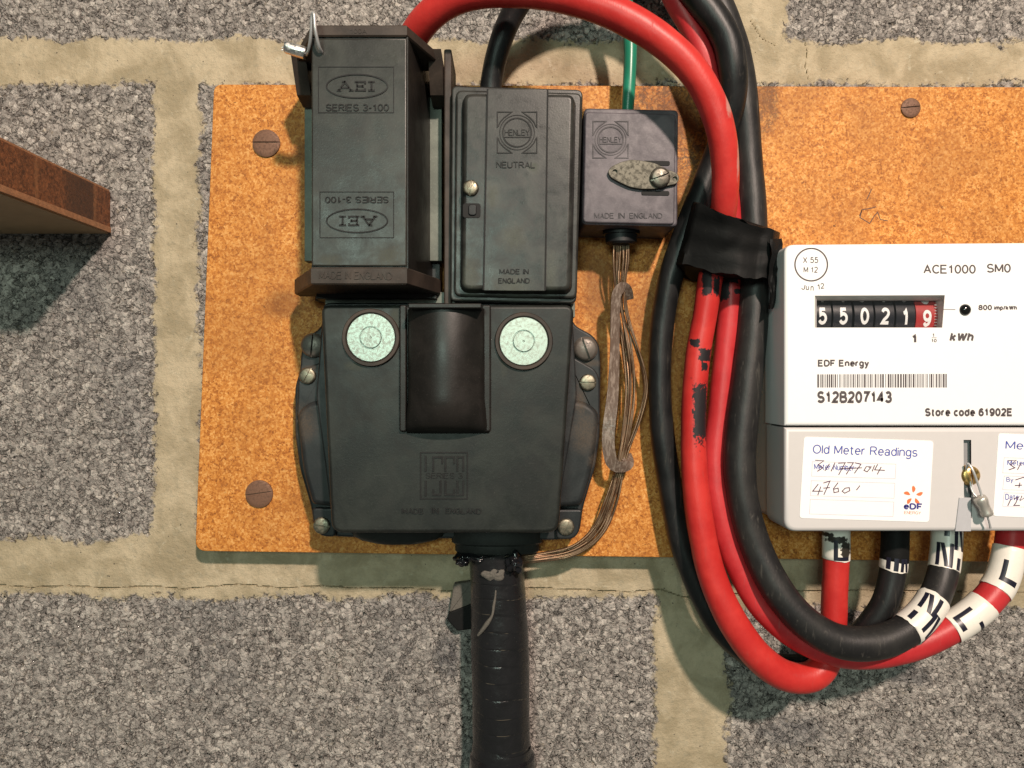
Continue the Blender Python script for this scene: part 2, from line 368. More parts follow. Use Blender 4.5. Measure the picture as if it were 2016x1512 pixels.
def metal(name, c, r=.35, dirt=(.05, .04, .03), amt=.5, m=1.0, sc=.5):
    n = NT(name); f = n.ss(n.noise(sc, 6, .65, .5), .42, .72)
    col = n.mix(n.math('MULTIPLY', f, amt), c, dirt); g = n.noise(3.0, 3)
    return n.fin(col, n.math('ADD', n.math('MULTIPLY', f, .3), r), n.math('MULTIPLY', n.math('SUBTRACT', 1.0, n.math('MULTIPLY', f, amt)), m), n.bump(g, .05, .5))
M['zinc'] = metal('zinc_disc', (.36, .43, .38), .42, (.17, .18, .15), .22, .75, .7)
M['steel'] = metal('dull_steel', (.15, .14, .115), .42, (.07, .06, .05), .55)
M['tag'] = metal('tag_steel', (.080, .075, .056), .48, (.045, .038, .026), .6, .5, .5)
M['brass'] = metal('brass', (.62, .42, .16), .3, (.13, .08, .03), .5)
M['brass_dull'] = metal('dull_brass', (.24, .22, .165), .42, (.09, .075, .05), .55)
M['iron'] = metal('dark_screw', (.17, .15, .13), .45, (.06, .05, .045), .6, .6)
M['rust'] = metal('rusty_screw', (.17, .085, .05), .62, (.08, .045, .03), .8, .25, .8)
M['copper'] = metal('copper_strand', (.26, .155, .095), .36, (.09, .08, .05), .75, .85, .12)
M['silver'] = metal('ferrule_silver', (.80, .78, .75), .22, (.3, .28, .25), .3)
M['wirecable'] = metal('seal_wire', (.62, .62, .62), .38, (.2, .2, .2), .4, .7, 2.0)

def plain(name, c, rough=.5, metal_=0, vary=.12, sc=.3, spec=.5, bump=.03):
    n = NT(name); f = n.noise(sc, 5, .6); col = n.mix(f, tuple(x*(1-vary) for x in c), tuple(min(1, x*(1+vary)) for x in c))
    return n.fin(col, rough, metal_, n.bump(n.noise(4, 3), bump, .5), spec)
M['slot'] = plain('hole_dark', (.006, .006, .006), .8)
M['mwhite'] = plain('meter_white', (.80, .80, .80), .42, vary=.02)
M['mgrey'] = plain('meter_cover_grey', (.55, .53, .525), .45, vary=.03)
M['mback'] = plain('meter_base_grey', (.50, .48, .46), .5, vary=.05)
M['mdark'] = plain('meter_slot_grey', (.24, .24, .25), .5)
M['ink'] = plain('print_ink', (.065, .052, .055), .6)
M['blue'] = plain('print_blue', (.06, .09, .36), .55)
M['navy'] = plain('print_navy', (.03, .03, .20), .55)
M['pen'] = plain('pen_ink', (.075, .03, .07), .55, vary=.4, sc=2)
M['pinkline'] = plain('form_line', (.55, .45, .53), .6)
M['paper'] = plain('sticker_paper', (.86, .84, .84), .38, vary=.02)
M['orange'] = plain('print_orange', (.75, .17, .06), .5)
M['drum'] = plain('drum_black', (.012, .013, .018), .3)
M['drumred'] = plain('drum_red', (.38, .03, .03), .35)
M['digit'] = plain('digit_white', (.80, .80, .80), .4)
M['lens'] = plain('black_bead', (.006, .006, .006), .12)
M['green'] = plain('green_insulation', (.015, .20, .12), .32, vary=.2, sc=.12)
M['sleeveink'] = plain('sleeve_ink', (.010, .010, .022), .35)
M['putty'] = plain('putty', (.11, .10, .085), .8, vary=.7, sc=1.2, bump=.9)
M['greytape'] = None

def rubber(name, a, b, r=.42, marks=None, markcol=(.015, .012, .014), streak=(.13, .11, .085), samt=.35, sc=(1, 1, .12), dust_glare=None):
    n = NT(name); big = n.noise(.06, 4, .6); c = n.mix(n.ss(big, .35, .65), a, b)
    st = n.ss(n.noise(.6, 6, .7, .4, n.scale(sc)), .56, .74); c = n.mix(n.math('MULTIPLY', st, samt), c, streak)
    fl = n.ss(n.noise(1.6, 3, .6), .70, .76); c = n.mix(n.math('MULTIPLY', fl, .5), c, markcol)
    rough = n.math('ADD', n.math('MULTIPLY', st, .25), r)
    if marks:
        f = n.ss(n.spots(marks, .75, .55, True), .10, .24); c = n.mix(f, c, markcol)
        rough = n.math('ADD', rough, n.math('MULTIPLY', f, .15))
    if dust_glare:
        f = n.ss(n.spots(dust_glare, .6, .5), .0, .6); c = n.mix(n.math('MULTIPLY', f, .6), c, (.45, .33, .28))  # dusty grime on the insulation
    return n.fin(c, rough, normal=n.bump(n.noise(.9, 5, .6, 0, n.scale((1, 1, .4))), .14, .6), spec=.32)
M['red'] = rubber('red_insulation', (.44, .022, .020), (.53, .036, .030), .40,
    [(1374, 812, 40, 18, 66), (1384, 700, 40, 16, 14), (1382, 722, 40, 8, 10), (1364, 676, 40, 9, 9), (1386, 558, 40, 10, 30), (1404, 566, 40, 8, 20)],
    streak=(.30, .05, .04), samt=.35, dust_glare=[(1428, 215, 70, 10, 30), (1447, 310, 65, 5, 60)])
M['red2'] = rubber('red_insulation_worn', (.40, .020, .024), (.48, .032, .036), .42,
    [(1425, 570, 36, 9, 26), (1452, 575, 36, 14, 6), (1436, 552, 36, 16, 8)], streak=(.28, .07, .07), samt=.4)
M['black'] = rubber('black_insulation', (.007, .0075, .008), (.014, .014, .0145), .42, samt=.28)
M['black2'] = rubber('black_insulation_dusty', (.012, .0115, .012), (.022, .021, .020), .46, streak=(.11, .10, .085), samt=.55)

def tape_mat(name, a, b, r):
    n = NT(name); c = n.mix(n.noise(.12, 5), a, b); fl = n.ss(n.noise(1.2, 6, .7), .66, .74)
    c = n.mix(n.math('MULTIPLY', fl, .6), c, (.13, .12, .10))
    return n.fin(c, r, normal=n.bump(n.noise(.25, 6, .6, .8), .4, .5), spec=.12 if r > .5 else .5)
M['tape'] = tape_mat('black_tape', (.006, .006, .006), (.010, .010, .010), .58)
n = NT('taped_cable'); at_ = n.n.new('ShaderNodeAttribute'); at_.attribute_name = 'turn'
c = n.mix(n.noise(.10, 5), (.007, .007, .0075), (.013, .013, .0145))
ln = n.math('MULTIPLY', n.math('SUBTRACT', 1.0, n.ss(at_.outputs['Fac'], .008, .035)), n.ss(n.noise(.11, 4, .6), .50, .62)); c = n.mix(n.math('MULTIPLY', ln, .7), c, (.16, .135, .10))
sp = n.ss(n.noise(1.3, 5, .7), .68, .74); c = n.mix(n.math('MULTIPLY', sp, .6), c, (.16, .15, .12))
sv = n.ss(n.noise(.5, 4, .7, 1.0, n.scale((.25, .25, 1.4))), .70, .74); c = n.mix(n.math('MULTIPLY', sv, .6), c, (.20, .18, .15))
M['pipe'] = n.fin(c, n.math('ADD', n.math('MULTIPLY', n.noise(.2, 5), .3), .12), normal=n.bump(n.noise(.22, 6, .6, .8), .5, .6), spec=.5)
M['mastic'] = tape_mat('black_mastic', (.006, .006, .008), (.012, .012, .014), .12)
n = NT('grey_tape'); st = n.ss(n.noise(.8, 5, .7, 0, n.scale((1, 1, .25))), .45, .62)
M['greytape'] = n.fin(n.mix(st, (.12, .085, .065), (.24, .19, .155)), .36, normal=n.bump(n.noise(.6, 4), .3, .6))

def sleeve_mat(name, dirt=None):
    n = NT(name); c = n.mix(n.noise(.15, 4), (.70, .655, .58), (.80, .765, .70))
    c = n.mix(n.math('MULTIPLY', n.ss(n.noise(1.0, 6, .7), .60, .72), .5), c, (.40, .33, .25))
    if dirt: c = n.mix(n.ss(n.spots(dirt, .9, .7), .1, .25), c, (.03, .025, .02))
    return n.fin(c, .34, normal=n.bump(n.noise(.5, 4), .12, .5))
M['sleeve'] = sleeve_mat('white_marker_tape')
M['sleeve_dirty'] = sleeve_mat('white_marker_tape_dirty', [(1655, 1078, 40, 14, 22), (1640, 1058, 40, 22, 8), (1625, 1050, 40, 10, 6)])

# chipboard
n = NT('chipboard')
w = n.warp(.35, 3.0)
v1 = n.voro(.45, vec=w); sepv = n.n.new('ShaderNodeSeparateColor'); n.L(v1.outputs['Color'], sepv.inputs[0])
v2 = n.voro(1.0, vec=n.warp(.5, 2.2)); sep2 = n.n.new('ShaderNodeSeparateColor'); n.L(v2.outputs['Color'], sep2.inputs[0])
g = n.math('ADD', n.math('MULTIPLY', sepv.outputs[0], .16), n.math('MULTIPLY', sep2.outputs[1], .26))
g = n.math('ADD', g, n.math('MULTIPLY', n.noise(.75, 8, .74, 1.6), .62))
c = n.ramp(g, [(.30, (.22, .068, .013)), (.43, (.41, .140, .024)), (.56, (.56, .225, .043)), (.75, (.72, .39, .13))])
dk = n.ss(n.noise(.75, 4, .62, 1.8), .645, .69); c = n.mix(n.math('MULTIPLY', dk, .8), c, (.14, .036, .010))
fl = n.ss(n.noise(.6, 3, .6, 2.5, n.scale((1.0, 1, 2.0))), .63, .68); c = n.mix(n.math('MULTIPLY', fl, .42), c, (.76, .48, .20))
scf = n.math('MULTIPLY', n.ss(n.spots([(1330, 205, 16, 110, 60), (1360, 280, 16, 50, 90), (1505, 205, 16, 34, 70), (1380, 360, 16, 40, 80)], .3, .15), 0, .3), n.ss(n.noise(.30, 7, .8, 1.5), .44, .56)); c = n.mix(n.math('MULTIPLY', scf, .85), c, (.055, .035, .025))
dk2 = n.ss(n.noise(.42, 2, .5, 2.6), .705, .73); c = n.mix(n.math('MULTIPLY', dk2, .9), c, (.07, .022, .012))
big = n.noise(.018, 4, .6); c = n.mix(n.ss(big, .40, .70), c, n.mix(.45, c, (.30, .12, .03)))
stain_shade = n.ss(n.spots([(1330, 235, 16, 90, 75), (1180, 560, 16, 50, 110), (1290, 620, 16, 70, 140), (1510, 190, 16, 30, 50), (1380, 1020, 16, 40, 50), (560, 600, 16, 60, 40), (600, 300, 16, 40, 30), (1340, 420, 16, 60, 120)], .5, .12), 0, .7)
c = n.mix(n.math('MULTIPLY', stain_shade, .58), c, (.15, .055, .014))  # brown stains, and shade painted into the board around the cables
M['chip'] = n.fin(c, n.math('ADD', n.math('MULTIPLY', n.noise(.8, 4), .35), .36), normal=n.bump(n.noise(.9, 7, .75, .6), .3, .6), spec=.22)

# shelf timber
n = NT('shelf_timber')
sx = n.n.new('ShaderNodeSeparateXYZ'); n.L(n.pos, sx.inputs[0]); hh = n.math('MULTIPLY', sx.outputs[1], -1.0)
c = n.mix(n.ss(n.noise(.45, 8, .75, .8), .35, .68), (.060, .022, .010), (.26, .095, .036))
c = n.mix(n.math('MULTIPLY', n.ss(n.noise(.9, 5, .75), .55, .72), .6), c, (.40, .20, .10))
pan = n.math('MULTIPLY', n.ss(hh, 17, 19), n.math('SUBTRACT', 1.0, n.ss(n.math('ADD', hh, n.math('MULTIPLY', n.noise(.2, 4), 14)), 44, 58))); c = n.mix(n.math('MULTIPLY', pan, .72), c, (.050, .026, .017))
for hx, wd in ((17.0, .5), (68.0, .9)):
    band = n.math('SUBTRACT', 1.0, n.ss(n.math('ABSOLUTE', n.math('ADD', n.math('SUBTRACT', hh, hx), n.math('MULTIPLY', n.math('SUBTRACT', n.noise(.35, 5, .7), .5), 3.5))), .3, 1.6+wd))
    c = n.mix(n.math('MULTIPLY', band, .28), c, (.40, .19, .08))
M['timber'] = n.fin(c, .6, normal=n.bump(n.noise(.9, 6, .7), .35, .7))
M['lip'] = plain('shelf_lipping', (.34, .165, .08), .7, vary=.6, sc=.5, bump=.5)
M['under'] = plain('shelf_underside', (.30, .205, .115), .6, vary=.25, sc=.1)

# ------------------------------------------------------------------ block wall
def build_wall():
    import numpy as np
    def axis(lim, step, far):
        a = list(np.arange(-lim, lim+.01, step)); b = list(np.arange(lim+8, far, 12.0)); return np.array([-x for x in reversed(b)]+a+b)
    xs = axis(300, .85, 900); zs = axis(226, .85, 700)
    nx, nz = len(xs), len(zs)
    X, Z = np.meshgrid(xs, zs)
    k = D0/F
    def rect(x0, y0, x1, y1):
        ax0, ax1 = (x0-1008)*k, (x1-1008)*k; az1, az0 = -(y0-756)*k, -(y1-756)*k
        dx = np.maximum(ax0-X, X-ax1); dz = np.maximum(az0-Z, Z-az1)
        out = np.where((dx > 0) & (dz > 0), np.hypot(np.maximum(dx, 0), np.maximum(dz, 0)), np.maximum(dx, dz))
        return -out
    BIG = 6000
    sdf = np.full(X.shape, -1e3)
    for r in [(-700, -900, 1440, 78), (1545, -900, BIG, 80), (-BIG, 168, 303, 1062), (396, 168, 2050, 1062), (2140, 168, BIG, 1062), (-900, 1176, 1292, 2150), (1432, 1196, BIG, 2150)]:
        sdf = np.maximum(sdf, rect(*r))
    # courses outside the picture
    def cr(pts):
        P2 = [((x-1008)*k, -(y-756)*k) for x, y in pts]; d = np.full(X.shape, 1e3)
        for (x0, z0), (x1, z1) in zip(P2, P2[1:]):
            L2 = (x1-x0)**2+(z1-z0)**2; t = np.clip(((X-x0)*(x1-x0)+(Z-z0)*(z1-z0))/L2, 0, 1)
            d = np.minimum(d, np.hypot(X-(x0+t*(x1-x0)), Z-(z0+t*(z1-z0))))
        return d
    crack = cr([(-600, 1158), (-60, 1160), (0, 1152), (60, 1157), (130, 1153), (210, 1158), (300, 1154), (360, 1160), (470, 1150), (560, 1158), (640, 1153), (700, 1159), (800, 1158), (900, 1165), (1060, 1158), (1160, 1162), (1240, 1166), (1300, 1160), (1345, 1176), (1430, 1172), (1500, 1165), (1600, 1164), (1700, 1162), (1850, 1165), (2100, 1166), (2600, 1160)])
    crack2 = np.minimum(cr([(1582, 72), (1590, 100), (1586, 130), (1594, 160)]), cr([(1478, 40), (1500, 75), (1528, 90)]))
    crack = np.minimum(crack, crack2+.12)
    verts = np.stack([X*S, np.zeros_like(X), Z*S], -1).reshape(-1, 3)
    idx = np.arange(nx*nz).reshape(nz, nx)
    faces = np.stack([idx[:-1, :-1], idx[:-1, 1:], idx[1:, 1:], idx[1:, :-1]], -1).reshape(-1, 4)
    me = bpy.data.meshes.new('block_wall')
    me.vertices.add(len(verts)); me.vertices.foreach_set('co', verts.ravel().astype('f'))
    me.loops.add(faces.size); me.loops.foreach_set('vertex_index', faces.ravel().astype('i'))
    me.polygons.add(len(faces)); me.polygons.foreach_set('loop_start', np.arange(0, faces.size, 4).astype('i'))
    me.update(calc_edges=True)
    me.polygons.foreach_set('use_smooth', np.ones(len(faces), dtype=bool))
    for nm, arr in (('block_distance', sdf), ('crack_distance', crack)):
        a = me.attributes.new(nm, 'FLOAT', 'POINT'); a.data.foreach_set('value', arr.ravel().astype('f'))
    o = bpy.data.objects.new('block_wall', me); scene.collection.objects.link(o)
    o['label'] = 'grey aggregate concrete block wall with sandy mortar joints behind the panel'; o['category'] = 'wall'
    n = NT('block_wall')
    def attr(nm):
        a = n.n.new('ShaderNodeAttribute'); a.attribute_name = nm; return a.outputs['Fac']
    edge = n.math('ADD', attr('block_distance'), n.math('ADD', n.math('MULTIPLY', n.math('SUBTRACT', n.noise(.03, 3, .6), .5), 16.0), n.math('MULTIPLY', n.math('SUBTRACT', n.noise(.30, 6, .72), .5), 9.0)))
    # aggregate of the blocks
    wv = n.warp(.35, 2.6)
    va = n.voro(.30, vec=wv); vb = n.voro(.62, vec=n.warp(.6, 1.8)); ve = n.voro(.30, 'DISTANCE_TO_EDGE', vec=wv)
    sc_ = n.n.new('ShaderNodeSeparateColor'); n.L(va.outputs['Color'], sc_.inputs[0])
    sb_ = n.n.new('ShaderNodeSeparateColor'); n.L(vb.outputs['Color'], sb_.inputs[0])
    fr = n.noise(.28, 5, .62, .9); fr2 = n.noise(.60, 5, .62)
    crev = n.math('MULTIPLY', n.math('SUBTRACT', 1.0, n.ss(ve.outputs['Distance'], .01, .11)), n.ss(n.noise(.16, 4, .6), .40, .60))
    pits = n.math('SUBTRACT', 1.0, n.math('MAXIMUM', n.math('MULTIPLY', crev, .8), n.math('SUBTRACT', 1.0, n.ss(fr, .375, .43))))
    hgt = n.math('SUBTRACT', n.math('MULTIPLY', sc_.outputs[0], .45), n.math('ADD', n.math('MULTIPLY', va.outputs['Distance'], .35), n.math('MULTIPLY', vb.outputs['Distance'], .20)))
    hgt = n.math('ADD', hgt, n.math('MULTIPLY', n.math('SUBTRACT', fr, .5), 2.6))
    tone = n.math('ADD', n.math('MULTIPLY', sc_.outputs[1], .26), n.math('ADD', n.math('MULTIPLY', sb_.outputs[0], .22), n.math('MULTIPLY', fr2, .52)))
    cb = n.ramp(tone, [(.30, (.20, .183, .17)), (.45, (.31, .285, .262)), (.58, (.40, .368, .338)), (.78, (.58, .54, .49))])
    cb = n.mix(n.math('MULTIPLY', n.math('SUBTRACT', 1.0, pits), .68), cb, (.050, .048, .049))
    warm = n.ss(n.noise(.25, 4, .6), .60, .72); cb = n.mix(n.math('MULTIPLY', warm, .35), cb, (.40, .33, .23))
    st = n.ss(n.noise(.011, 5, .62), .50, .72); cb = n.mix(n.math('MULTIPLY', st, .45), cb, (.17, .165, .165))
    lt = n.ss(n.noise(.016, 4, .6, 0, n.scale((1, 1, 1.3))), .56, .70); cb = n.mix(n.math('MULTIPLY', lt, .25), cb, (.50, .46, .40))
    smudge = n.ss(n.spots([(1560, 1440, 0, 90, 40), (880, 1290, 0, 36, 60), (930, 1470, 0, 30, 50), (1790, 1330, 0, 60, 30)], .6, .10), 0, .6); cb = n.mix(n.math('MULTIPLY', smudge, .45), cb, (.09, .095, .105))
    # mortar
    mn = n.noise(.05, 6, .62, .5); cm = n.mix(n.ss(mn, .34, .66), (.30, .25, .165), (.45, .38, .265))
    cm = n.mix(n.math('MULTIPLY', n.ss(n.noise(.22, 6, .7), .50, .70), .5), cm, (.27, .245, .18))
    cm = n.mix(n.math('MULTIPLY', n.ss(n.noise(.12, 5, .7, .6), .58, .70), .45), cm, (.55, .50, .38))
    cm = n.mix(n.math('MULTIPLY', n.ss(n.noise(1.2, 5, .75), .60, .70), .55), cm, (.17, .145, .10))
    cm = n.mix(n.math('MULTIPLY', n.ss(n.noise(.45, 2, .5), .735, .76), .85), cm, (.05, .045, .04))
    edge2 = n.math('ADD', edge, n.math('MULTIPLY', n.math('SUBTRACT', .55, tone), 9.0))
    mask = n.ss(edge2, -1.2, 1.6)
    col = n.mix(mask, cm, cb)
    ck = n.math('ADD', attr('crack_distance'), n.math('MULTIPLY', n.math('SUBTRACT', n.noise(.35, 5, .6), .5), 1.0))
    ckm = n.math('SUBTRACT', 1.0, n.ss(ck, .12, .5))
    hm = n.math('ADD', n.math('MULTIPLY', n.noise(.09, 7, .6), 1.5), n.math('ADD', n.math('MULTIPLY', n.noise(1.2, 4, .65), .35), n.math('MULTIPLY', n.noise(.35, 4, .65), .8)))
    h = n.n.new('ShaderNodeMix'); h.data_type = 'FLOAT'; n.L(mask, h.inputs[0]); n.L(hm, h.inputs[2])
    n.L(n.math('ADD', n.math('MULTIPLY', n.math('ADD', hgt, n.math('MULTIPLY', pits, 1.1)), 1.35), -.1), h.inputs[3])
    hf = n.math('SUBTRACT', h.outputs[0], n.math('MULTIPLY', ckm, 2.6))
    dn = n.n.new('ShaderNodeDisplacement'); n.L(hf, dn.inputs['Height']); dn.inputs['Midlevel'].default_value = .9; dn.inputs['Scale'].default_value = S
    n.L(dn.outputs[0], n.out.inputs['Displacement'])
    n.m.displacement_method = 'BOTH'
    n.fin(col, .9, spec=.04)
    me.materials.append(n.m)
build_wall()

# ------------------------------------------------------------------ timber shelf end
kw = D0/F
xr = (219-1008)*kw; zt = (756-379)*kw; zb = (756-459)*kw
sh = thing('wooden_shelf', 'stained brown wooden shelf end jutting from the wall', 'shelf', (xr, 0, zb))
m = MB(); m.box(xr-220, xr, 1.2, 96, zb+3.0, zt, .5); m.build('board', M['timber'], sh)
m = MB(); m.box(xr-220, xr+.5, 1.2, 96.5, zb, zb+3.0, .4); m.build('lipping', M['lip'], sh)
m = MB(); m.box(xr-218, xr-1.2, 1.4, 95, zb-.6, zb-.01, 0); m.build('underside', M['under'], sh)
m = MB(); m.box(xr-220, xr-.5, 1.2, 95.7, zt, zt+1.2, .3); m.build('top_lipping', M['lip'], sh)

# ------------------------------------------------------------------ chipboard panel
pn = thing('chipboard_panel', 'orange chipboard panel screwed flat to the block wall', 'board', P(1200, 640, 0))
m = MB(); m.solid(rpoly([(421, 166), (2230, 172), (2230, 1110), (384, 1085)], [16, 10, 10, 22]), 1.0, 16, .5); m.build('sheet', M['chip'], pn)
def screw(cx, cy, r, h0, t, ang, mat, parent, name='screw', dome=.35, slotw=.2, label=None):
    # slotted head: base disc plus two raised halves
    D = D0-h0; x, _, z = P(cx, cy, h0); r = r*D/F; m = MB()
    m.disc(x, z, [(r, h0-.5), (r, h0+t*.45), (r*.97, h0+t*.5)])
    for s_ in (0, 180):
        w = slotw*r*.5; a0 = math.degrees(math.asin(w/r))
        def seg(k, hh):
            out = []
            for i in range(15):
                a = R(a0+(180-2*a0)*i/14); px_ = r*k*math.cos(a); pz = max(r*k*math.sin(a), w)
                c_, s2 = math.cos(R(ang+s_)), math.sin(R(ang+s_)); out.append((x+px_*c_-pz*s2, -hh, z+px_*s2+pz*c_))
            return out
        m.loft([seg(1, h0+t*.4), seg(1, h0+t*(1-dome)), seg(.9, h0+t*(1-dome*.4)), seg(.72, h0+t)])
    return m.build(name, mat, parent, 50, label)
screw(525, 283, 27, 16, 1.6, 0, M['rust'], pn); screw(1792, 213, 19, 16, 1.4, 5, M['rust'], pn); screw(511, 972, 27, 16, 1.6, 8, M['rust'], pn)
m = MB()
for pl in ([(1692, 425), (1697, 413), (1715, 410), (1725, 407)], [(1697, 413), (1693, 428), (1712, 440), (1722, 424), (1728, 418), (1733, 432), (1748, 435)], [(1716, 372), (1707, 392)]):
    m.ribbon(pl, 1.7, 16, .05)
m.build('pencil_mark', plain('pencil', (.07, .03, .02), .6), pn)

# ------------------------------------------------------------------ service cutout
co = thing('service_cutout', 'large black moulded service cutout with two zinc discs on its cover', 'electrical box', P(880, 830, 16))
m = MB()
outline = [(655, 575), (1112, 575), (1130, 640), (1168, 660), (1181, 680), (1183, 730), (1181, 860), (1172, 920), (1148, 1000), (1142, 1045), (1128, 1060), (1090, 1064), (680, 1058), (632, 1054), (617, 1040), (611, 995), (590, 925), (580, 855), (580, 760), (590, 730), (592, 690), (604, 664), (632, 644)]
m.solid(rpoly(outline, 14, 4), 16, 30, 1.4); m.build('base', M['base'], co)
# raised body behind the lid and its side bulges
m = MB(); m.solid(rpoly([(636, 596), (1126, 596), (1136, 780), (1092, 1046), (656, 1046), (622, 780)], 14, 4), 28, 44, 1.0); m.build('body', M['base'], co)
for pts in ([(583, 812), (606, 792), (670, 780), (670, 1000), (613, 994), (594, 925)], [(1181, 812), (1156, 792), (1090, 780), (1090, 1000), (1146, 996), (1168, 922)]):
    m = MB(); m.solid(rpoly(pts, [18, 12, 0, 0, 10, 30], 5), 27, 39, 3.2); m.build('side_bulge', M['base'], co)
for pts in ([(586, 745), (596, 727), (650, 705), (650, 800), (584, 824)], [(1181, 745), (1172, 727), (1110, 692), (1110, 790), (1181, 838)],
            [(613, 1000), (660, 1000), (660, 1058), (632, 1056), (618, 1042)], [(1148, 1003), (1095, 1003), (1095, 1062), (1128, 1062), (1140, 1050)]):
    m = MB(); m.solid(rpoly(pts, 9, 4), 28, 34, 1.2); m.build('fixing_lug', M['base'], co)
# lid
m = MB(); m.solid(rpoly([(631, 600), (1131, 600), (1100, 1050), (652, 1050)], [18, 20, 24, 24], 6), 43, 66, 2.0)
lid = m.build('lid', M['cover'], co)
# nose: convex hump rolling back into the lid at its foot
def hump(x0, x1, y0, y1, h0, h1, nu=24, nv=22):
    rings = []
    for j in range(nv+1):
        v = j/nv; py = y0+(y1-y0)*v
        fall = 1.0 if v < .72 else math.sqrt(max(0, 1-((v-.72)/.28)**2))**1.0
        wx = 0.0 if v < .72 else 8*((v-.72)/.28)
        row = []
        for i in range(nu+1):
            u = i/nu*2-1; arch = 1-.62*abs(u)**2.1 if abs(u) < .97 else 0
            hh = h0+(h1-h0)*fall*arch*(.86+.14*math.sin(min(v/.5, 1)*math.pi/2+.0))
            px = (x0+x1)/2+u*((x1-x0)/2+wx)
            X, _, Z = P(px, py, h1-3); row.append((X, -hh, Z))
        row.append(P(x1+wx, py, h1-3)[:1]+(-(h0-1),)+P(x1, py, h1-3)[2:]); row.insert(0, P(x0-wx, py, h1-3)[:1]+(-(h0-1),)+P(x0, py, h1-3)[2:])
        rings.append(row)
    return rings
m = MB(); m.loft(hump(795, 955, 604, 858, 65.5, 82)); m.build('nose', M['nose'], co, 50)
m = MB(); m.solid(rr(803, 597, 948, 607, 3), 60, 82.5, .6); m.solid(rr(948, 600, 966, 850, 5), 60, 68.5, .8); m.solid(rr(786, 600, 800, 850, 5), 60, 68.5, .8); m.build('nose_rim', M['nose'], co)
for cx, cy in ((731, 665), (1031, 672)):
    x, _, z = P(cx, cy, 66); k = (D0-66)/F; m = MB()
    m.disc(x, z, [(57*k, 65.5), (57*k, 67.2), (55.5*k, 67.9), (50*k, 67.9), (48.5*k, 67.2), (48.5*k, 66.2)], 56); m.build('collar', M['fuse_dark'], co)
    m = MB(); m.disc(x, z, [(47.5*k, 65.8), (47.5*k, 66.9), (46.5*k, 67.2), (22.5*k, 67.2), (22.2*k, 66.5), (20.8*k, 66.5), (20.4*k, 67.4), (19.5*k, 67.6), (2.2*k, 67.6), (.8*k, 67.2)], 56)
    d = m.build('zinc_disc', M['zinc'], co)
for cx, cy, r, a, mt, nm in ((618, 680, 24, 84, 'iron', 'large_screw'), (1152, 687, 24, -70, 'iron', 'large_screw')):
    screw(cx, cy, r, 30, 4.0, a, M[mt], co, nm, .6, .16)
for cx, cy, a in ((606, 740, 62), (1157, 753, 0), (634, 1034, -8), (1114, 1037, 62)):
    screw(cx, cy, 16.5, 34, 1.8, a, M['brass_dull'], co, 'screw', .4, .17)
# gland and blanked entry
k = (D0-26)/F
m = MB(); x, _, z = P(979, 1048, 26)
def Z(py, h): return -(py-756)*(D0-h)/F
m.lathe_z(x, 27, [(Z(1040, 27), 24, 9), (Z(1066, 27), 24, 9), (Z(1069, 27), 23, 8.6), (Z(1070, 27), 22.2, 8.4), (Z(1083, 27), 22.2, 8.4), (Z(1087, 27), 21, 8)], 48); m.build('gland', M['cover'], co)
m = MB(); x, _, z = P(785, 1048, 28); m.lathe_z(x, 28, [(Z(1040, 28), 26, 9), (Z(1054, 28), 24, 8.4), (Z(1062, 28), 20, 7.4), (Z(1068, 28), 13, 6)], 48); m.build('blank_entry', M['cover'], co)
# base neck under the fuse carrier and neutral link
m = MB(); m.solid(rr(640, 575, 1132, 625, 3), 16, 40, .4); m.build('neck', M['plate'], co)
m = MB()
for x0, x1 in ((882, 940), (956, 972), (975, 1036), (1040, 1105), (1109, 1130)): m.solid(rr(x0, 588, x1, 612, 2), 40, 43, .3)
m.build('terminal_strip', M['plate'], co)
m = MB(); m.solid(rr(874, 96, 889, 600, 4), 16, 46, .8); m.build('dividing_wall', M['fuse_dark'], co)
# moulded mark and lettering on the lid
H = 66
m = MB(); m.ribbon([(828, 891), (920, 891), (920, 982), (828, 982)], 2.6, H, .35, True)
for pl in ([(838, 897), (838, 928)], [(871, 913), (871, 900), (853, 900), (853, 928)], [(894, 913), (894, 900), (877, 900), (877, 928)], [(900.5, 928), (900.5, 900), (912, 900), (912, 928)],
           [(838, 946), (838, 977)], [(867, 946), (867, 974), (853, 974), (853, 963)], [(877, 946), (877, 974), (894, 974), (894, 962)], [(900.5, 946), (900.5, 974), (912, 974), (912, 946)]):
    m.ribbon(pl, 3.6, H, .5)
text('SERIES 3', (838, 931), (911, 931), (838, 942), H, None, None, t=.3, mb=m)
m.build('moulded_mark', M['emboss'], co)
for s_, x0, x1 in (('MADE', 791, 833), ('IN', 849, 864), ('ENGLAND', 877, 948)): text(s_, (x0, 999), (x1, 1000), (x0, 1011), H, M['emboss'], co, t=.6, bold=.02)

# ------------------------------------------------------------------ fuse carrier
fc = thing('fuse_carrier', 'tall dark fuse carrier with flared ends plugged in above the left disc', 'fuse carrier', P(705, 330, 30))
def trap(z0, z1, hf, hb, xf0, xf1, xb0, xb1, dz=0):
    def q(z, hback, d): return [(xf0+d, -hf+d, z), (xf1-d, -hf+d, z), (xb1-d, -hback, z), (xb1-d, -hback+9, z), (xb0+d, -hback+9, z), (xb0+d, -hback, z)]
    return [q(z0, hb, .6), q(z0+.6, hb, 0), q(z1-.6, hb, 0), q(z1, hb, .6)]
m = MB(); m.loft([[(-97, -26, 46), (-42, -26, 46), (-42, -26, 162), (-97, -26, 162)],
                  [(-91.5, -80.6, 50), (-47.5, -80.6, 50), (-47.5, -80.6, 160), (-91.5, -80.6, 160)]]); m.build('body', M['nose'], fc)
q = [(613, 75), (801, 75), (801, 524), (613, 524)]
m = MB(); m.solid(q, 74, 82, .9); m.build('front', M['fuse'], fc)
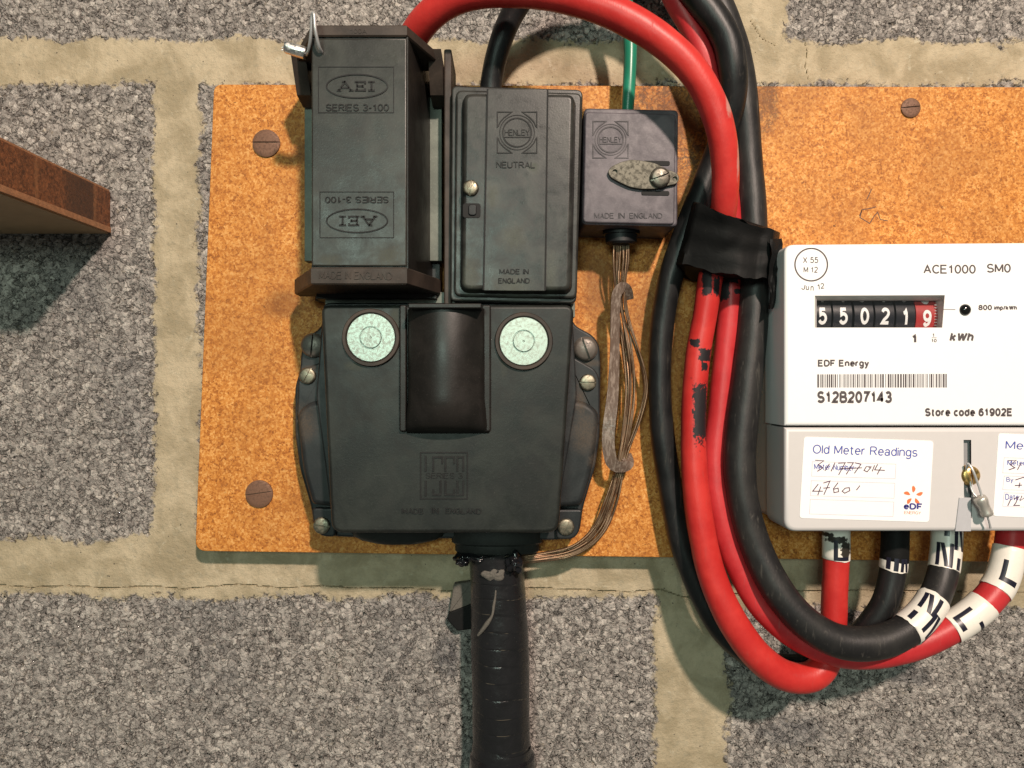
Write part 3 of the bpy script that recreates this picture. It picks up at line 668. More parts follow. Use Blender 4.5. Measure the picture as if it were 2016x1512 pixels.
m = MB(); m.loft(trap(158.3, 163.5, 82, 52, -91.5, -47.8, -107, -36)); m.build('top_flange', M['fuse_dark'], fc)
for a, b in ((-108, -101), (-41, -34.5)):
    m = MB(); m.loft([[(a, -34, 143), (b, -34, 143), (b, -46, 145), (a, -46, 145)], [(a, -34, 160), (b, -34, 160), (b, -58, 163), (a, -58, 163)], [(a+1, -34, 166), (b-1, -34, 166), (b-1, -50, 165), (a+1, -50, 165)]]); m.build('top_skirt', M['fuse_dark'], fc)
m = MB(); m.loft(trap(45.3, 53.2, 82, 43, -91.5, -47.8, -110, -36.5)); m.build('bottom_flange', M['fuse_dark'], fc)
m = MB(); m.box(-99, -38, 18, 44, 43, 52, .3); m.build('contact_block', M['nose'], fc)
for a, b in ((-108, -101), (-43, -36.5)):
    m = MB(); q = [(a, 64), (b, 64), (b, 149), (a, 149)]
    m.solid([(x*F/(D0-32)+1008, -z*F/(D0-32)+756) for x, z in q], 24, 32, .5); m.build('side_plate', M['plate'], fc)
m = MB(); m.box(-104, -38, 16, 26, 44, 160, .3); m.build('socket', M['base'], fc)
def strokes_AEI(m, cx, cy, w, hh, flip, H):
    g = -1 if flip else 1
    def q(pts): return [(cx+g*a*w, cy+g*b*hh) for a, b in pts]
    for pl in ([(-.95, .5), (-.62, -.5), (-.30, .5)], [(-.82, .18), (-.42, .18)], [(-1.05, .5), (-.82, .5)], [(-.42, .5), (-.18, .5)], [(-.78, -.5), (-.6, -.5)],
               [(.0, -.5), (.0, .5)], [(-.12, .5), (.42, .5), (.42, .25)], [(-.12, -.5), (.42, -.5), (.42, -.25)], [(.0, 0), (.3, 0)], [(.3, -.15), (.3, .15)],
               [(.75, -.5), (.75, .5)], [(.58, -.5), (.92, -.5)], [(.58, .5), (.92, .5)]):
        m.ribbon(q(pl), 3.6, H, .35)
for (x0, y0, x1, y1, flip) in ((627, 132, 775, 222, False), (630, 378, 775, 468, True)):
    Hf = 82; m = MB()
    m.ribbon([(x0, y0), (x1, y0), (x1, y1), (x0, y1)], 1.6, Hf, .22, True)
    cy = y0+38 if not flip else y1-33
    m.ribbon(circ(703, cy, 60, 23, 48), 2.6, Hf, .4, True)
    strokes_AEI(m, 703, cy, 38, 17, flip, Hf)
    if not flip: text('SERIES 3-100', (642, 205), (766, 205), (642, 219), Hf, None, None, t=.4, bold=.01, mb=m)
    else: text('SERIES 3-100', (765, 400), (640, 400), (765, 387), Hf, None, None, t=.4, bold=.01, mb=m)
    m.build('moulded_panel', M['emboss'], fc)
text('MADE IN ENGLAND', (628, 533), (772, 535), (628, 549), 82, M['fuse_dark'], fc, t=.35); text('100A', (690, 57), (722, 57), (690, 66), 82, M['fuse_dark'], fc, t=.2)

ws = thing('wire_seal', 'silver wire seal looped through the top left corner of the fuse carrier', 'seal', P(615, 95, 82))
def wire(pts, mat, parent, name, n=10, step=1.0):
    T = Tube(pts, step); m = MB(); m.loft(T.rings(0, len(T.c)-1, 0, n)); return m.build(name, mat, parent, 80)
wire([(600, 108, 74, 6), (606, 104, 80, 6), (612, 70, 86, 6.5), (614, 28, 90, 6.5), (618, 26, 91, 6.5), (621, 60, 90, 6.5), (628, 92, 86, 6.5), (634, 104, 82, 6.5), (634, 107, 79, 6.5)], M['wirecable'], ws, 'wire')
wire([(565, 90, 78, 2.5), (555, 94, 78, 2.5)], M['wirecable'], ws, 'cut_end', 6, .4); wire([(565, 96, 78, 2.5), (554, 99, 79, 2.5)], M['wirecable'], ws, 'cut_end', 6, .4)
wire([(562, 92, 78, 21), (563, 92, 78, 24), (580, 98, 78, 24), (602, 105, 77, 24), (604, 106, 77, 20)], M['silver'], ws, 'ferrule', 20)

# ------------------------------------------------------------------ neutral block
def henley(m, cx, cy, s, H, t=.3):
    m.ribbon(circ(cx, cy, .78*s, .78*s, 44), 2.6, H, t, True); m.ribbon(circ(cx, cy, .95*s, .95*s, 44), 1.6, H, t*.7, True)
    for sx in (-1, 1):
        for sy in (-1, 1):
            pts = [(.28, 1.12), (1.08, 1.12), (1.08, .30), (1.02, .35), (.92, .58), (.72, .80), (.45, 1.0)]
            m.ribbon([(cx+sx*a*s, cy+sy*b*s) for a, b in pts], 2.2, H, t, True)
    text('HENLEY', (cx-.68*s, cy-.17*s), (cx+.68*s, cy-.17*s), (cx-.68*s, cy+.17*s), H, None, None, t=t, mb=m)
    m.ribbon([(cx-.7*s, cy+.26*s), (cx+.7*s, cy+.26*s)], 1.8, H, t)
nb = thing('neutral_block', 'tall black neutral terminal block with brass screw, right of the fuse carrier', 'terminal block', P(1018, 380, 16))
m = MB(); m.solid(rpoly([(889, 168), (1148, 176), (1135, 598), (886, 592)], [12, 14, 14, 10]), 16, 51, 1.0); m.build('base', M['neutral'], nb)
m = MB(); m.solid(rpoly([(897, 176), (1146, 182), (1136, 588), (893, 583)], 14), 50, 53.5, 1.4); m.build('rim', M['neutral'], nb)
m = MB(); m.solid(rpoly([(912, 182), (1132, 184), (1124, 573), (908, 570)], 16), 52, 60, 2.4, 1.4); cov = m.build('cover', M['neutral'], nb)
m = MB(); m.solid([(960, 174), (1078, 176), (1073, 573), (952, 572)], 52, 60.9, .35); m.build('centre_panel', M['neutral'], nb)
m = MB()
for a, b in (((960, 176), (952, 571)), ((1078, 178), (1073, 572))): m.ribbon([a, b], 3.4, 60.05, .9)
m.build('panel_groove', M['slot'], nb)
m = MB(); henley(m, 1018, 261, 36, 60.9); m.build('moulded_mark', M['emboss'], nb)
text('NEUTRAL', (977, 318), (1053, 318), (977, 331), 60.9, M['emboss'], nb, t=.4)
text('MADE IN', (983, 529), (1041, 529), (983, 540), 60.9, M['emboss'], nb, t=.4, bold=.012); text('ENGLAND', (981, 547), (1043, 547), (981, 558), 60.9, M['emboss'], nb, t=.4, bold=.012)
screw(927, 371, 15.5, 60, 2.2, 84, M['brass_dull'], nb, 'screw', .4, .17)
m = MB(); m.solid(rr(911, 400, 946, 429, 6), 59, 60.3, .2); m.build('hole', M['slot'], nb)
m = MB(); m.solid(rr(922, 402, 938, 424, 6), 59, 61.0, .5); m.build('button', M['blackp'], nb)

# ------------------------------------------------------------------ earth block
eb = thing('earth_block', 'small square grey terminal block with a metal tag below the green wire', 'terminal block', P(1240, 330, 16))
m = MB(); m.solid(rpoly([(1150, 212), (1336, 216), (1334, 446), (1146, 442)], 10), 16, 49, 1.2); m.build('casing', M['earth'], eb)
m = MB(); m.solid(rpoly([(1152, 220), (1331, 224), (1328, 442), (1148, 438)], 8), 48, 50, .8); m.build('lid', M['earth'], eb)
m = MB(); henley(m, 1202, 275, 32, 50); m.build('moulded_mark', M['emboss_e'], eb)
for s_, x0, x1 in (('MADE', 1170, 1208), ('IN', 1217, 1230), ('ENGLAND', 1239, 1304)): text(s_, (x0, 419), (x1, 419), (x0, 430), 50, M['emboss_e'], eb, t=.3)
m = MB(); m.solid(rpoly([(1266, 316), (1319, 317), (1319, 326), (1266, 325)], 4), 50, 50.4, .1); m.solid(rpoly([(1263, 375), (1318, 376), (1318, 385), (1263, 384)], 4), 50, 50.4, .1); m.build('slot', M['slot'], eb)
m = MB(); m.solid(rpoly([(1196, 338), (1203, 328), (1222, 319), (1242, 314), (1264, 316), (1290, 321), (1314, 333), (1334, 341), (1338, 352), (1332, 362), (1312, 366), (1290, 372), (1262, 372), (1240, 368), (1222, 360), (1202, 349)], 6, 4), 51.0, 52.2, .25,
                 holes=[circ(1211, 338, 5, n=14), circ(1329, 352, 5, n=14)]); m.build('metal_tag', M['tag'], eb)
screw(1299, 350, 20, 52.2, 2.2, 20, M['steel'], eb, 'screw', .5, .2)
m = MB(); x, _, z = P(1223, 458, 34)
m.lathe_z(x, 34, [(Z(440, 34), 10, 8), (Z(462, 34), 9.5, 8), (Z(463, 34), 8.4, 7), (Z(478, 34), 8.0, 7), (Z(482, 34), 6.5, 6)], 32); m.build('grommet', M['blackp'], eb)

# ------------------------------------------------------------------ cables
bl1, T_b1 = cable('black_cable', 'slimmer black cable leaving the neutral block, leftmost of the hanging loops', 'cable', M['black'],
    [(966, 195, 32, 42), (967, 165, 33, 43), (975, 120, 36, 43), (993, 62, 40, 45), (1020, 8, 44, 48), (1075, -70, 50, 50), (1180, -120, 52, 50), (1300, -85, 50, 52), (1375, -5, 48, 56), (1425, 65, 48, 57), (1443, 135, 47, 55), (1441, 205, 42, 52),
     (1415, 290, 34, 50), (1385, 370, 32, 50), (1350, 460, 32, 50), (1322, 540, 30, 48), (1304, 640, 28, 45), (1299, 750, 28, 44), (1304, 850, 28, 46), (1318, 950, 28, 46), (1338, 1060, 28, 44), (1375, 1160, 28, 44), (1420, 1240, 28, 46), (1480, 1292, 28, 46),
     (1545, 1312, 28, 46), (1620, 1300, 30, 46), (1690, 1255, 36, 50), (1738, 1195, 40, 50), (1757, 1130, 40, 50), (1762, 1070, 40, 48), (1762, 1035, 40, 48)], 'heavy cables on the panel', 2)
rd2, T_r2 = cable('red_cable', 'red cable behind the black ones, ending right of the others in two white sleeves', 'cable', M['red2'],
    [(1230, -170, 34, 46), (1290, -80, 36, 46), (1330, 0, 38, 46), (1362, 55, 38, 46), (1385, 110, 38, 46), (1404, 180, 36, 46), (1420, 300, 34, 46), (1438, 430, 34, 46), (1440, 540, 34, 45), (1436, 620, 34, 46), (1426, 720, 34, 46), (1416, 820, 35, 48), (1408, 900, 36, 50),
     (1412, 970, 38, 50), (1430, 1050, 40, 50), (1456, 1120, 42, 50), (1500, 1195, 44, 50), (1565, 1252, 46, 52), (1640, 1284, 48, 54), (1720, 1288, 48, 56), (1800, 1270, 48, 58), (1870, 1238, 48, 58), (1930, 1196, 47, 58), (1968, 1150, 45, 58), (1985, 1095, 43, 56), (1992, 1035, 40, 54)], 'heavy cables on the panel', 3)
rd1, T_r1 = cable('red_cable', 'red cable arching from the fuse carrier to the leftmost meter terminal', 'cable', M['red'],
    [(800, 105, 40, 52), (818, 66, 50, 58), (845, 32, 58, 60), (885, 2, 64, 62), (935, -15, 68, 63), (1000, -20, 70, 64), (1075, -14, 72, 64), (1160, 6, 74, 64), (1235, 38, 75, 63), (1305, 82, 75, 62), (1363, 137, 74, 60), (1400, 200, 72, 58), (1420, 262, 70, 56), (1428, 330, 66, 54), (1426, 400, 60, 52),
     (1415, 470, 48, 50), (1400, 540, 42, 48), (1388, 620, 40, 48), (1374, 700, 40, 48), (1366, 800, 40, 48), (1366, 900, 41, 50), (1372, 980, 42, 52), (1384, 1060, 43, 54), (1404, 1140, 44, 56), (1440, 1220, 46, 58), (1490, 1290, 46, 60),
     (1545, 1330, 44, 60), (1598, 1332, 42, 58), (1628, 1300, 40, 54), (1640, 1240, 40, 50), (1643, 1170, 40, 50), (1646, 1100, 40, 49), (1646, 1035, 40, 49)], 'heavy cables on the panel', 4)
bl3, T_b3 = cable('black_cable', 'thickest dusty black cable running beside the meter to the third terminal', 'cable', M['black2'],
    [(1250, -170, 30, 54), (1330, -100, 32, 54), (1400, -20, 34, 56), (1438, 70, 34, 57), (1455, 140, 34, 58), (1466, 220, 34, 56), (1474, 310, 34, 52), (1482, 420, 36, 54), (1485, 540, 38, 56), (1482, 640, 40, 58), (1472, 740, 42, 60), (1460, 840, 44, 62), (1456, 920, 46, 62),
     (1466, 1000, 48, 60), (1490, 1080, 50, 60), (1530, 1160, 54, 62), (1585, 1225, 57, 64), (1650, 1262, 58, 66), (1720, 1266, 58, 66), (1780, 1244, 56, 64), (1826, 1200, 52, 60), (1852, 1145, 46, 56), (1862, 1090, 42, 54), (1865, 1035, 40, 54)], 'heavy cables on the panel', 5)
gw, T_g = cable('green_wire', 'thin green earth wire entering the top of the small square block', 'wire', M['green'],
    [(1205, -140, 40, 26), (1222, -40, 38, 26), (1236, 20, 36, 26), (1241, 90, 35, 26), (1239, 160, 35, 25), (1235, 225, 34, 24)], None, 6, amt=.03, part='insulation')

def sleeve(T, th, a, b, mat, chars, add=.45, ragged=0.0, seed=1):
    i0, i1 = sorted((T.near(*a), T.near(*b))); rnd = random.Random(seed); n = 36
    rings = T.rings(i0, i1, add, n)
    for e, d in ((0, -1), (len(rings)-1, 1)):
        for k_ in range(n):
            off = ragged*(math.sin(k_*.35+seed)*.9+rnd.uniform(-.35, .35)); t = T.t[i0 if e == 0 else i1]
            rings[e][k_] = tuple(Vector(rings[e][k_])+t*d*off)
    m = MB(); m.loft([T.rings(i0, i0, .05, n)[0]]+rings+[T.rings(i1, i1, .05, n)[0]], False, False)
    sl = m.build('marker_sleeve', mat, th, 60)
    m = MB(); Lg = sum((T.c[i+1]-T.c[i]).length for i in range(i0, i1))/(i1-i0)
    for ch, cu, cv, su, sv, rot in chars:     # centre (fraction along, mm around), size mm, rotation
        quads = {'L': [[(-.5, -.5), (-.25, -.5), (-.25, .5), (-.5, .5)], [(-.25, -.5), (.5, -.5), (.5, -.27), (-.25, -.27)]],
                 'N': [[(-.5, -.5), (-.27, -.5), (-.27, .5), (-.5, .5)], [(.27, -.5), (.5, -.5), (.5, .5), (.27, .5)], [(.18, -.5), (.27, -.5), (.27, -.1), (-.22, .5), (-.27, .5), (-.27, .1)]],
                 'I': [[(-.5, -.5), (.5, -.5), (.5, .5), (-.5, .5)]]}[ch]
        if ch == 'N': quads[2] = [(.04, -.5), (.27, -.5), (-.04, .5), (-.27, .5)]
        for q in quads:
            G = 7; pts = []; A, B, C_, D_ = [Vector(p) for p in q]
            for iy in range(G+1):
                for ix in range(G+1):
                    u, v = ix/G, iy/G; p = (A*(1-u)+B*u)*(1-v)+(D_*(1-u)+C_*u)*v
                    p = Vector((p.x*sv*1.15, p.y*su*1.2)); p.rotate(__import__('mathutils').Matrix.Rotation(R(rot), 2))
                    uu = max(i0+.1, min(i1-.1, i0+(i1-i0)*cu+p.y/Lg)) if True else 0
                    pts.append(T.pt(uu, cv+p.x, add+.07))
            m.add(pts, [(y*(G+1)+x, y*(G+1)+x+1, (y+1)*(G+1)+x+1, (y+1)*(G+1)+x) for y in range(G) for x in range(G)])
    m.build('printed_letter', M['sleeveink'], sl, 60)
    return sl
# v sign: frame B = T x N ; N faces camera
sleeve(T_r1, rd1, (1646, 1038), (1645, 1100), M['sleeve_dirty'], [('L', .30, .0, 9, 6.5, 0)], ragged=.5, seed=1)
sleeve(T_b1, bl1, (1762, 1098), (1757, 1124), M['sleeve'], [('N', .2, 3.5, 9, 6, 0), ('I', .3, -2.0, 8, 1.8, 0), ('I', .6, -5.5, 6, 1.8, 0)], ragged=.5, seed=2)
sleeve(T_b1, bl1, (1762, 1038), (1762, 1100), M['tape'], [], add=.5, ragged=.5, seed=7)
sleeve(T_b3, bl3, (1865, 1038), (1861, 1121), M['sleeve'], [('N', .75, 3.2, 11, 6.5, 0), ('I', .9, -3.8, 5, 2, 0), ('N', .30, -4.4, 11, 6.5, 0), ('I', .15, 2.6, 5, 2, 0)], ragged=.5, seed=3)
sleeve(T_b3, bl3, (1848, 1182), (1790, 1250), M['sleeve'], [('N', .35, 3.4, 9, 7.5, 0), ('N', .70, -4.6, 8, 7.5, 0), ('I', .20, -7.6, 5, 2, 0), ('N', .15, 8.5, 8, 5, 0)], add=.5, ragged=.9, seed=4)
sleeve(T_r2, rd2, (1990, 1076), (1966, 1164), M['sleeve'], [('L', .45, -1.8, 10, 7, 0), ('I', .8, 5.2, 2, 3, 0)], add=.5, ragged=.3, seed=5)
sleeve(T_r2, rd2, (1938, 1192), (1872, 1240), M['sleeve'], [('L', .35, -3.4, 9, 6.5, 0), ('I', .55, 4.4, 6, 1.8, 90)], add=.5, ragged=.3, seed=6)

# ------------------------------------------------------------------ black tape round the bundle
tw = thing('tape_wrap', 'black insulating tape wrapped round the cable bundle above the meter', 'tape', P(1430, 475, 20))
def wrap():
    rows = []; NV = 14; NU = 40
    for j in range(NV+1):
        v = j/NV
        l = Vector((1361-36*v, 394+122*v)); r_ = Vector((1536-16*v, 458+92*v))
        mid = Vector((1440, 428)).lerp(Vector((1428, 540)), v)
        row = []
        for i in range(NU+1):
            u = i/NU
            p = l.lerp(r_, u); bow = mid-l.lerp(r_, .45); p = p+bow*4*u*(1-u)*.8
            p = p+Vector((0, 2.2*math.sin(u*17+2)*(abs(v-.5)*2)**3+1.3*math.sin(u*41)*(abs(v-.5)*2)**4))
            env = 0
            for cu, hh in ((.10, 50), (.43, 66-13*v), (.60, 60), (.86, 58)): env = max(env, hh-30*abs(u-cu)**1.5)
            env = env+.5*math.sin(u*9+v*8)+.4*math.sin(v*17+u*3)
            e = min(u, 1-u); hh = 22+(env-22)*min(1, (e/.07))**.5
            row.append(P(p.x, p.y, hh)[:1]+(-hh,)+P(p.x, p.y, hh)[2:])
        for i in range(NU, -1, -4):
            x, y, z = row[i]; row.append((x*.985+1.2, -19, z))
        rows.append(row)
    return rows
m = MB(); m.loft(wrap()); m.build('band', M['tape'], tw, 60)
m = MB(); rows = []
for j in range(15):
    v = j/14; x = 1527-10*v**2; y = 470+138*v
    row = []
    for i in range(5):
        u = i/4; w = 24*(1-.55*v)+2*math.sin(v*23)
        hh = 60-3*v+2.0*math.sin(u*5+v*6)-(4*u); row.append(P(x-w/2+w*u+3*math.sin(v*9), y+1.5*math.sin(i*3), hh))
    rows.append(row+[tuple(Vector(q)+Vector((0, .5, 0))) for q in reversed(row)])
m.loft(rows); m.build('loose_end', M['tape'], tw, 60)

# ------------------------------------------------------------------ earth strands and their strip
es = thing('earth_strands', 'bundle of thin bare copper strands hanging from the small block to the cable gland', 'copper wires', P(1222, 484, 34))
rnd = random.Random(11)
for i in range(11):
    o = (i-5)/5.; j = lambda a: rnd.uniform(-a, a)
    bulge = 30*rnd.random() if i > 3 else 4*rnd.random()
    pts = [(1223+o*14, 476, 34, 4.2), (1222+o*15+j(3), 515, 33+j(2), 4.2), (1220+o*9+j(2), 560, 31+j(2), 4.2), (1226+o*9+j(3), 620, 28+j(2), 4.2), (1236+o*10+bulge*.5, 690, 26+j(3), 4.2), (1240+o*9+bulge, 760, 26+j(3), 4.2), (1236+o*9+bulge*.6, 830, 26+j(3), 4.2),
           (1225+o*8, 900, 25+j(2), 4.2), (1216+o*9, 940, 25+j(2), 4.2), (1203+o*11+j(3), 990, 24+j(2), 4.2), (1178+o*11+j(3), 1045+o*7, 23+j(2), 4.2), (1132+o*4+j(3), 1083+o*9, 22+j(2), 4.2), (1072, 1096+o*8, 22+j(1), 4.2), (1020, 1102+o*6, 24, 4.2)]
    wire(pts, M['copper'], es, 'strand', 7, 3.0)
gs = thing('grey_strip', 'worn brown grey strip looped round the hanging copper strands', 'strip', P(1205, 740, 30))
def strip(pts, w, th=.35):
    T = Tube([(*p, 10) for p in pts], 2.0); rings = []
    N_ = len(T.c)
    for i, c in enumerate(T.c):
        f = i/(N_-1); ww = w(f)*.27/2; tw_ = .5*math.sin(f*5)
        side = T.t[i].cross(Vector((0, -1, 0))).normalized(); side = (side*math.cos(tw_)+Vector((0, -1, 0))*math.sin(tw_)).normalized()
        nn = T.t[i].cross(side).normalized()
        rings.append([tuple(c+side*ww+nn*th/2), tuple(c-side*ww+nn*th/2), tuple(c-side*ww-nn*th/2), tuple(c+side*ww-nn*th/2)])
    m = MB(); m.loft(rings); m.build('strip', M['greytape'], gs, 40)
strip([(1238, 590, 26), (1236, 572, 31), (1226, 563, 36), (1214, 576, 36), (1211, 620, 34), (1210, 700, 33), (1206, 780, 33), (1198, 850, 33), (1199, 890, 33), (1208, 918, 34), (1238, 916, 31), (1232, 895, 22)], lambda f: 19+7*f)

# ------------------------------------------------------------------ armoured supply cable
sc = thing('supply_cable', 'thick black taped supply cable running down from the cutout gland', 'cable', P(980, 1090, 22))
T = Tube([(972, 1080, 24, 100), (976, 1110, 23, 104), (980, 1150, 22, 108), (984, 1250, 22, 112), (986, 1350, 22, 113), (987, 1430, 22, 113), (988, 1465, 22, 112), (988, 1475, 22, 116), (990, 1600, 22, 118), (990, 1800, 22, 118), (990, 2000, 22, 118)], .5)
def phase(i, a): return (i*.5/8.6+a/56.0+.30*math.sin(i*.011)+.05*math.sin(a*.45+i*.02)) % 1.0
def turns(i, a):
    ph = (i*.5/8.6+a/56.0+.30*math.sin(i*.011)+.05*math.sin(a*.45+i*.02)) % 1.0
    return .22*(ph-.5)+.16*math.sin(i*.05+a*.2)+.12*math.sin(i*.013+a*.35+1)-.22*(1 if ph < .035 else 0)
m = MB(); m.loft(T.rings(0, len(T.c)-1, 0, 56, turns)); sheath = m.build('taped_sheath', M['pipe'], sc, 50)
att = sheath.data.attributes.new('turn', 'FLOAT', 'POINT')
att.data.foreach_set('value', [phase(i, a) if phase(i, a) < .5 else 1-phase(i, a) for i in range(len(T.c)) for a in range(56)])
def blob(cx, cy, h, rx, ry, rh, seed, mat, name, parent, lob=1.0):
    rnd = random.Random(seed); ph = [rnd.uniform(0, 6) for _ in range(8)]; x0, y0, z0 = P(cx, cy, h); k = (D0-h)/F; m = MB(); rings = []
    for j in range(1, 16):
        th_ = math.pi*j/16; ring = []
        for i in range(28):
            a = 2*math.pi*i/28; rr_ = 1+lob*(.16*math.sin(3*a+ph[0]+j*.6)+.12*math.sin(5*a+ph[1]-j*.8)+.10*math.sin(j*1.1+ph[2]))
            ring.append((x0+rx*k*rr_*math.sin(th_)*math.cos(a), y0-rh*rr_*math.cos(th_), z0+ry*k*rr_*math.sin(th_)*math.sin(a)))
        rings.append(ring)
    m.loft(rings); return m.build(name, mat, parent, 80)
blob(910, 1101, 30, 15, 13, 5, 1, M['mastic'], 'mastic_lump', sc); blob(1013, 1107, 36, 16, 20, 5, 2, M['mastic'], 'mastic_lump', sc)
blob(940, 1096, 32, 34, 8, 5, 5, M['mastic'], 'mastic_lump', sc); blob(972, 1130, 35.2, 24, 15, 2.6, 3, M['putty'], 'putty_patch', sc, .5); blob(998, 1112, 33, 6, 9, 3, 6, M['putty'], 'putty_patch', sc)
wire([(976, 1162, 36.8, 3), (975, 1176, 37, 4), (972, 1192, 37, 6), (969, 1212, 37.2, 5), (960, 1226, 36.8, 9), (950, 1240, 35.8, 8), (941, 1251, 34.6, 5)], M['putty'], sc, 'putty_crack', 8, 1.0)
m = MB(); m.solid(rpoly([(884, 1206), (930, 1188), (932, 1238), (900, 1243), (880, 1220)], 5), 1, 7, .8); m.build('hole_stand_in', M['tape'], sc)  # added black lump standing in for a dark hole in the wall
m = MB(); m.solid(rpoly([(893, 1150), (930, 1145), (932, 1200), (884, 1206)], 5), 1, 6, 1.0); m.build('packing', M['putty'], sc)
m = MB(); x, _, z = P(989, 1462, 22); m.lathe_z(x, 22, [(Z(1480, 22), 15.5, 15.5), (Z(1486, 22), 17.2, 17), (Z(1505, 22), 17.6, 17.4), (Z(1520, 22), 16.5, 16)], 40); m.build('lower_collar', M['mastic'], sc)

# ------------------------------------------------------------------ electricity meter
mt = thing('electricity_meter', 'white electricity meter with mechanical digit register on the right of the panel', 'meter', P(1815, 765, 16))
HM = 66
win = [(1608, 590), (1853, 590), (1853, 645), (1608, 645)]
lo = [(1604, 582), (1860, 581), (1855, 645), (1604, 645)]
m = MB(); m.solid(rpoly([(1545, 481), (2090, 477), (2090, 838), (1545, 838)], [20, 20, 0, 0]), 38, HM, 1.6, .0, [lo]); body = m.build('front_case', M['mwhite'], mt)
m = MB(); k1 = D0-40
def back(px, h1, ref=HM):   # outline given at the front height, moved back keeping its real size
    return [((x-1008)*(D0-ref)/(D0-h1)+1008, (y-756)*(D0-ref)/(D0-h1)+756) for x, y in px]
m.solid(back(rpoly([(1549, 486), (2086, 482), (2086, 1040), (1549, 1040)], 18), 42), 16, 42, .8); m.build('back_case', M['mback'], mt)
# terminal cover with a vertical slot
m = MB(); m.solid(rpoly([(1545, 842), (2090, 842), (2090, 1046), (1545, 1047)], [0, 0, 24, 24], 6), 40, HM, 2.0, 0, [[(1897, 866), (1912, 866), (1913, 1020), (1898, 1020)]]); tcv = m.build('terminal_cover', M['mgrey'], mt)
m = MB(); m.solid(rr(1895, 864, 1915, 1022, 1), 60, 63.5, .1); m.build('cover_slot', M['mdark'], tcv)
m = MB(); m.solid([(1889, 980), (1912, 980), (1912, 1046), (1881, 1046)], 62, 66.6, .2); m.build('slot_flange', plain('slot_flange', (.42, .42, .44), .4), tcv)
# register window: bevelled frame, drums, digits
def X_(px, h): return (px-1008)*(D0-h)/F
m = MB()
o_ = mm(lo, HM); i_ = mm(win, 63.5)
m.loft([[(x, -HM, z) for x, z in o_], [(x, -63.3, z) for x, z in i_], [(x, -58, z) for x, z in i_]], False, False)
reg = m.build('register_window', M['mback'], mt)
m = MB(); m.box(X_(1590, 56), X_(1870, 56), 50, 52, Z(670, 56), Z(560, 56)); m.build('register_back', M['slot'], reg)
dig = [(1618, '5'), (1659, '5'), (1701, '0'), (1742, '2'), (1783, '1'), (1824, '9')]
for i, (cx, ch) in enumerate(dig):
    HR = 60.5; k = (D0-HR)/F; zc = Z(622, HR); Rd = 13.0
    m = MB(); x0, x1 = X_(cx-18 if i < 5 else cx-20, HR), X_(cx+(19 if i < 5 else 25), HR)
    rings = []
    for j in range(-10, 11):
        a = R(j*8); rings.append([(x0, -(HR-Rd+Rd*math.cos(a)), zc+Rd*math.sin(a)), (x1, -(HR-Rd+Rd*math.cos(a)), zc+Rd*math.sin(a)), (x1, -(HR-Rd-3), zc+Rd*math.sin(a)*.8), (x0, -(HR-Rd-3), zc+Rd*math.sin(a)*.8)])
    m.loft(rings); dr = m.build('digit_drum', M['drumred' if i == 5 else 'drum'], reg, 40)
    m = MB(); nxt = str((int(ch)+1) % 10); prv = str((int(ch)-1) % 10)
    def dg(c, off, h_):
        v, f = text_mesh(c, .028, 0, True); out = []
        for u, w_, d in v:
            arc = (w_-.5)*h_+off; a = arc/Rd; rad = Rd+.02+(.12*(.5+d) if d > 0 else 0)
            out.append((X_(cx+1-8+17*u, HR), -(HR-Rd+rad*math.cos(a)), zc+rad*math.sin(a)))
        m.add(out, f)
    dy = -1.2 if i == 5 else 0
    dg(ch, dy, 8.3); dg(prv, dy+11.4, 8.3); dg(nxt, dy-11.4, 8.3)
    if i == 5:
        for q in range(9): m.box(X_(cx+16, HR), X_(cx+21, HR), HR-.6, HR+.05, zc-6+q*1.4, zc-5.8+q*1.4)
    m.build('digit', M['digit'], dr, 0)
gm = NT('clear_pane'); tr = gm.n.new('ShaderNodeBsdfTransparent'); gl = gm.n.new('ShaderNodeBsdfGlossy'); gl.inputs['Roughness'].default_value = .08
mxs = gm.n.new('ShaderNodeMixShader'); mxs.inputs[0].default_value = .07; gm.L(tr.outputs[0], mxs.inputs[1]); gm.L(gl.outputs[0], mxs.inputs[2]); gm.L(mxs.outputs[0], gm.out.inputs['Surface'])
m = MB(); m.box(X_(1606, 62), X_(1856, 62), 61.6, 62.2, Z(650, 62), Z(586, 62)); m.build('pane', gm.m, reg)
m = MB(); x, _, z = P(1900, 610, HM); m.disc(x, z, [(11.5*.2417, HM-.3), (11*.2417, HM+.5), (8.5*.2417, HM+1.3), (5*.2417, HM+1.8), (1*.2417, HM+2.0)], 28); m.build('indicator', M['lens'], mt, 80)
# print
Tt = .04
def pr(s_, x0, y0, x1, y1, bold=0.0, shear=0.0, mat='ink'): return tbox(s_, x0, y0, x1, y1, HM, M[mat], mt, t=Tt, bold=bold*1.35, shear=shear)
m = MB(); m.ribbon(circ(1597, 521, 32, 32, 48), 3.0, HM, Tt, True)
text('X 55', (1581, 506), (1611, 506), (1581, 518), HM, None, None, t=Tt, bold=.012, mb=m); text('M 12', (1582, 525), (1610, 525), (1582, 537), HM, None, None, t=Tt, bold=.012, mb=m)
m.build('approval_mark', M['ink'], mt)
m = MB()
for ch, x0, y0, x1, y1, r_ in (('J', 1579, 560, 1586, 570, 10), ('u', 1587, 563, 1593, 571, 6), ('n', 1596, 563, 1602, 572, 2), ('1', 1609, 559, 1613, 570, -5), ('2', 1614, 558, 1622, 569, -8)):
    c_, s2 = math.cos(R(r_)), math.sin(R(r_)); w, h_ = x1-x0, y1-y0
    text(ch, (x0, y0), (x0+w*c_, y0+w*s2), (x0-h_*s2, y0+h_*c_), HM, None, None, t=Tt, bold=.012, mb=m)
m.build('date_print', M['ink'], mt)
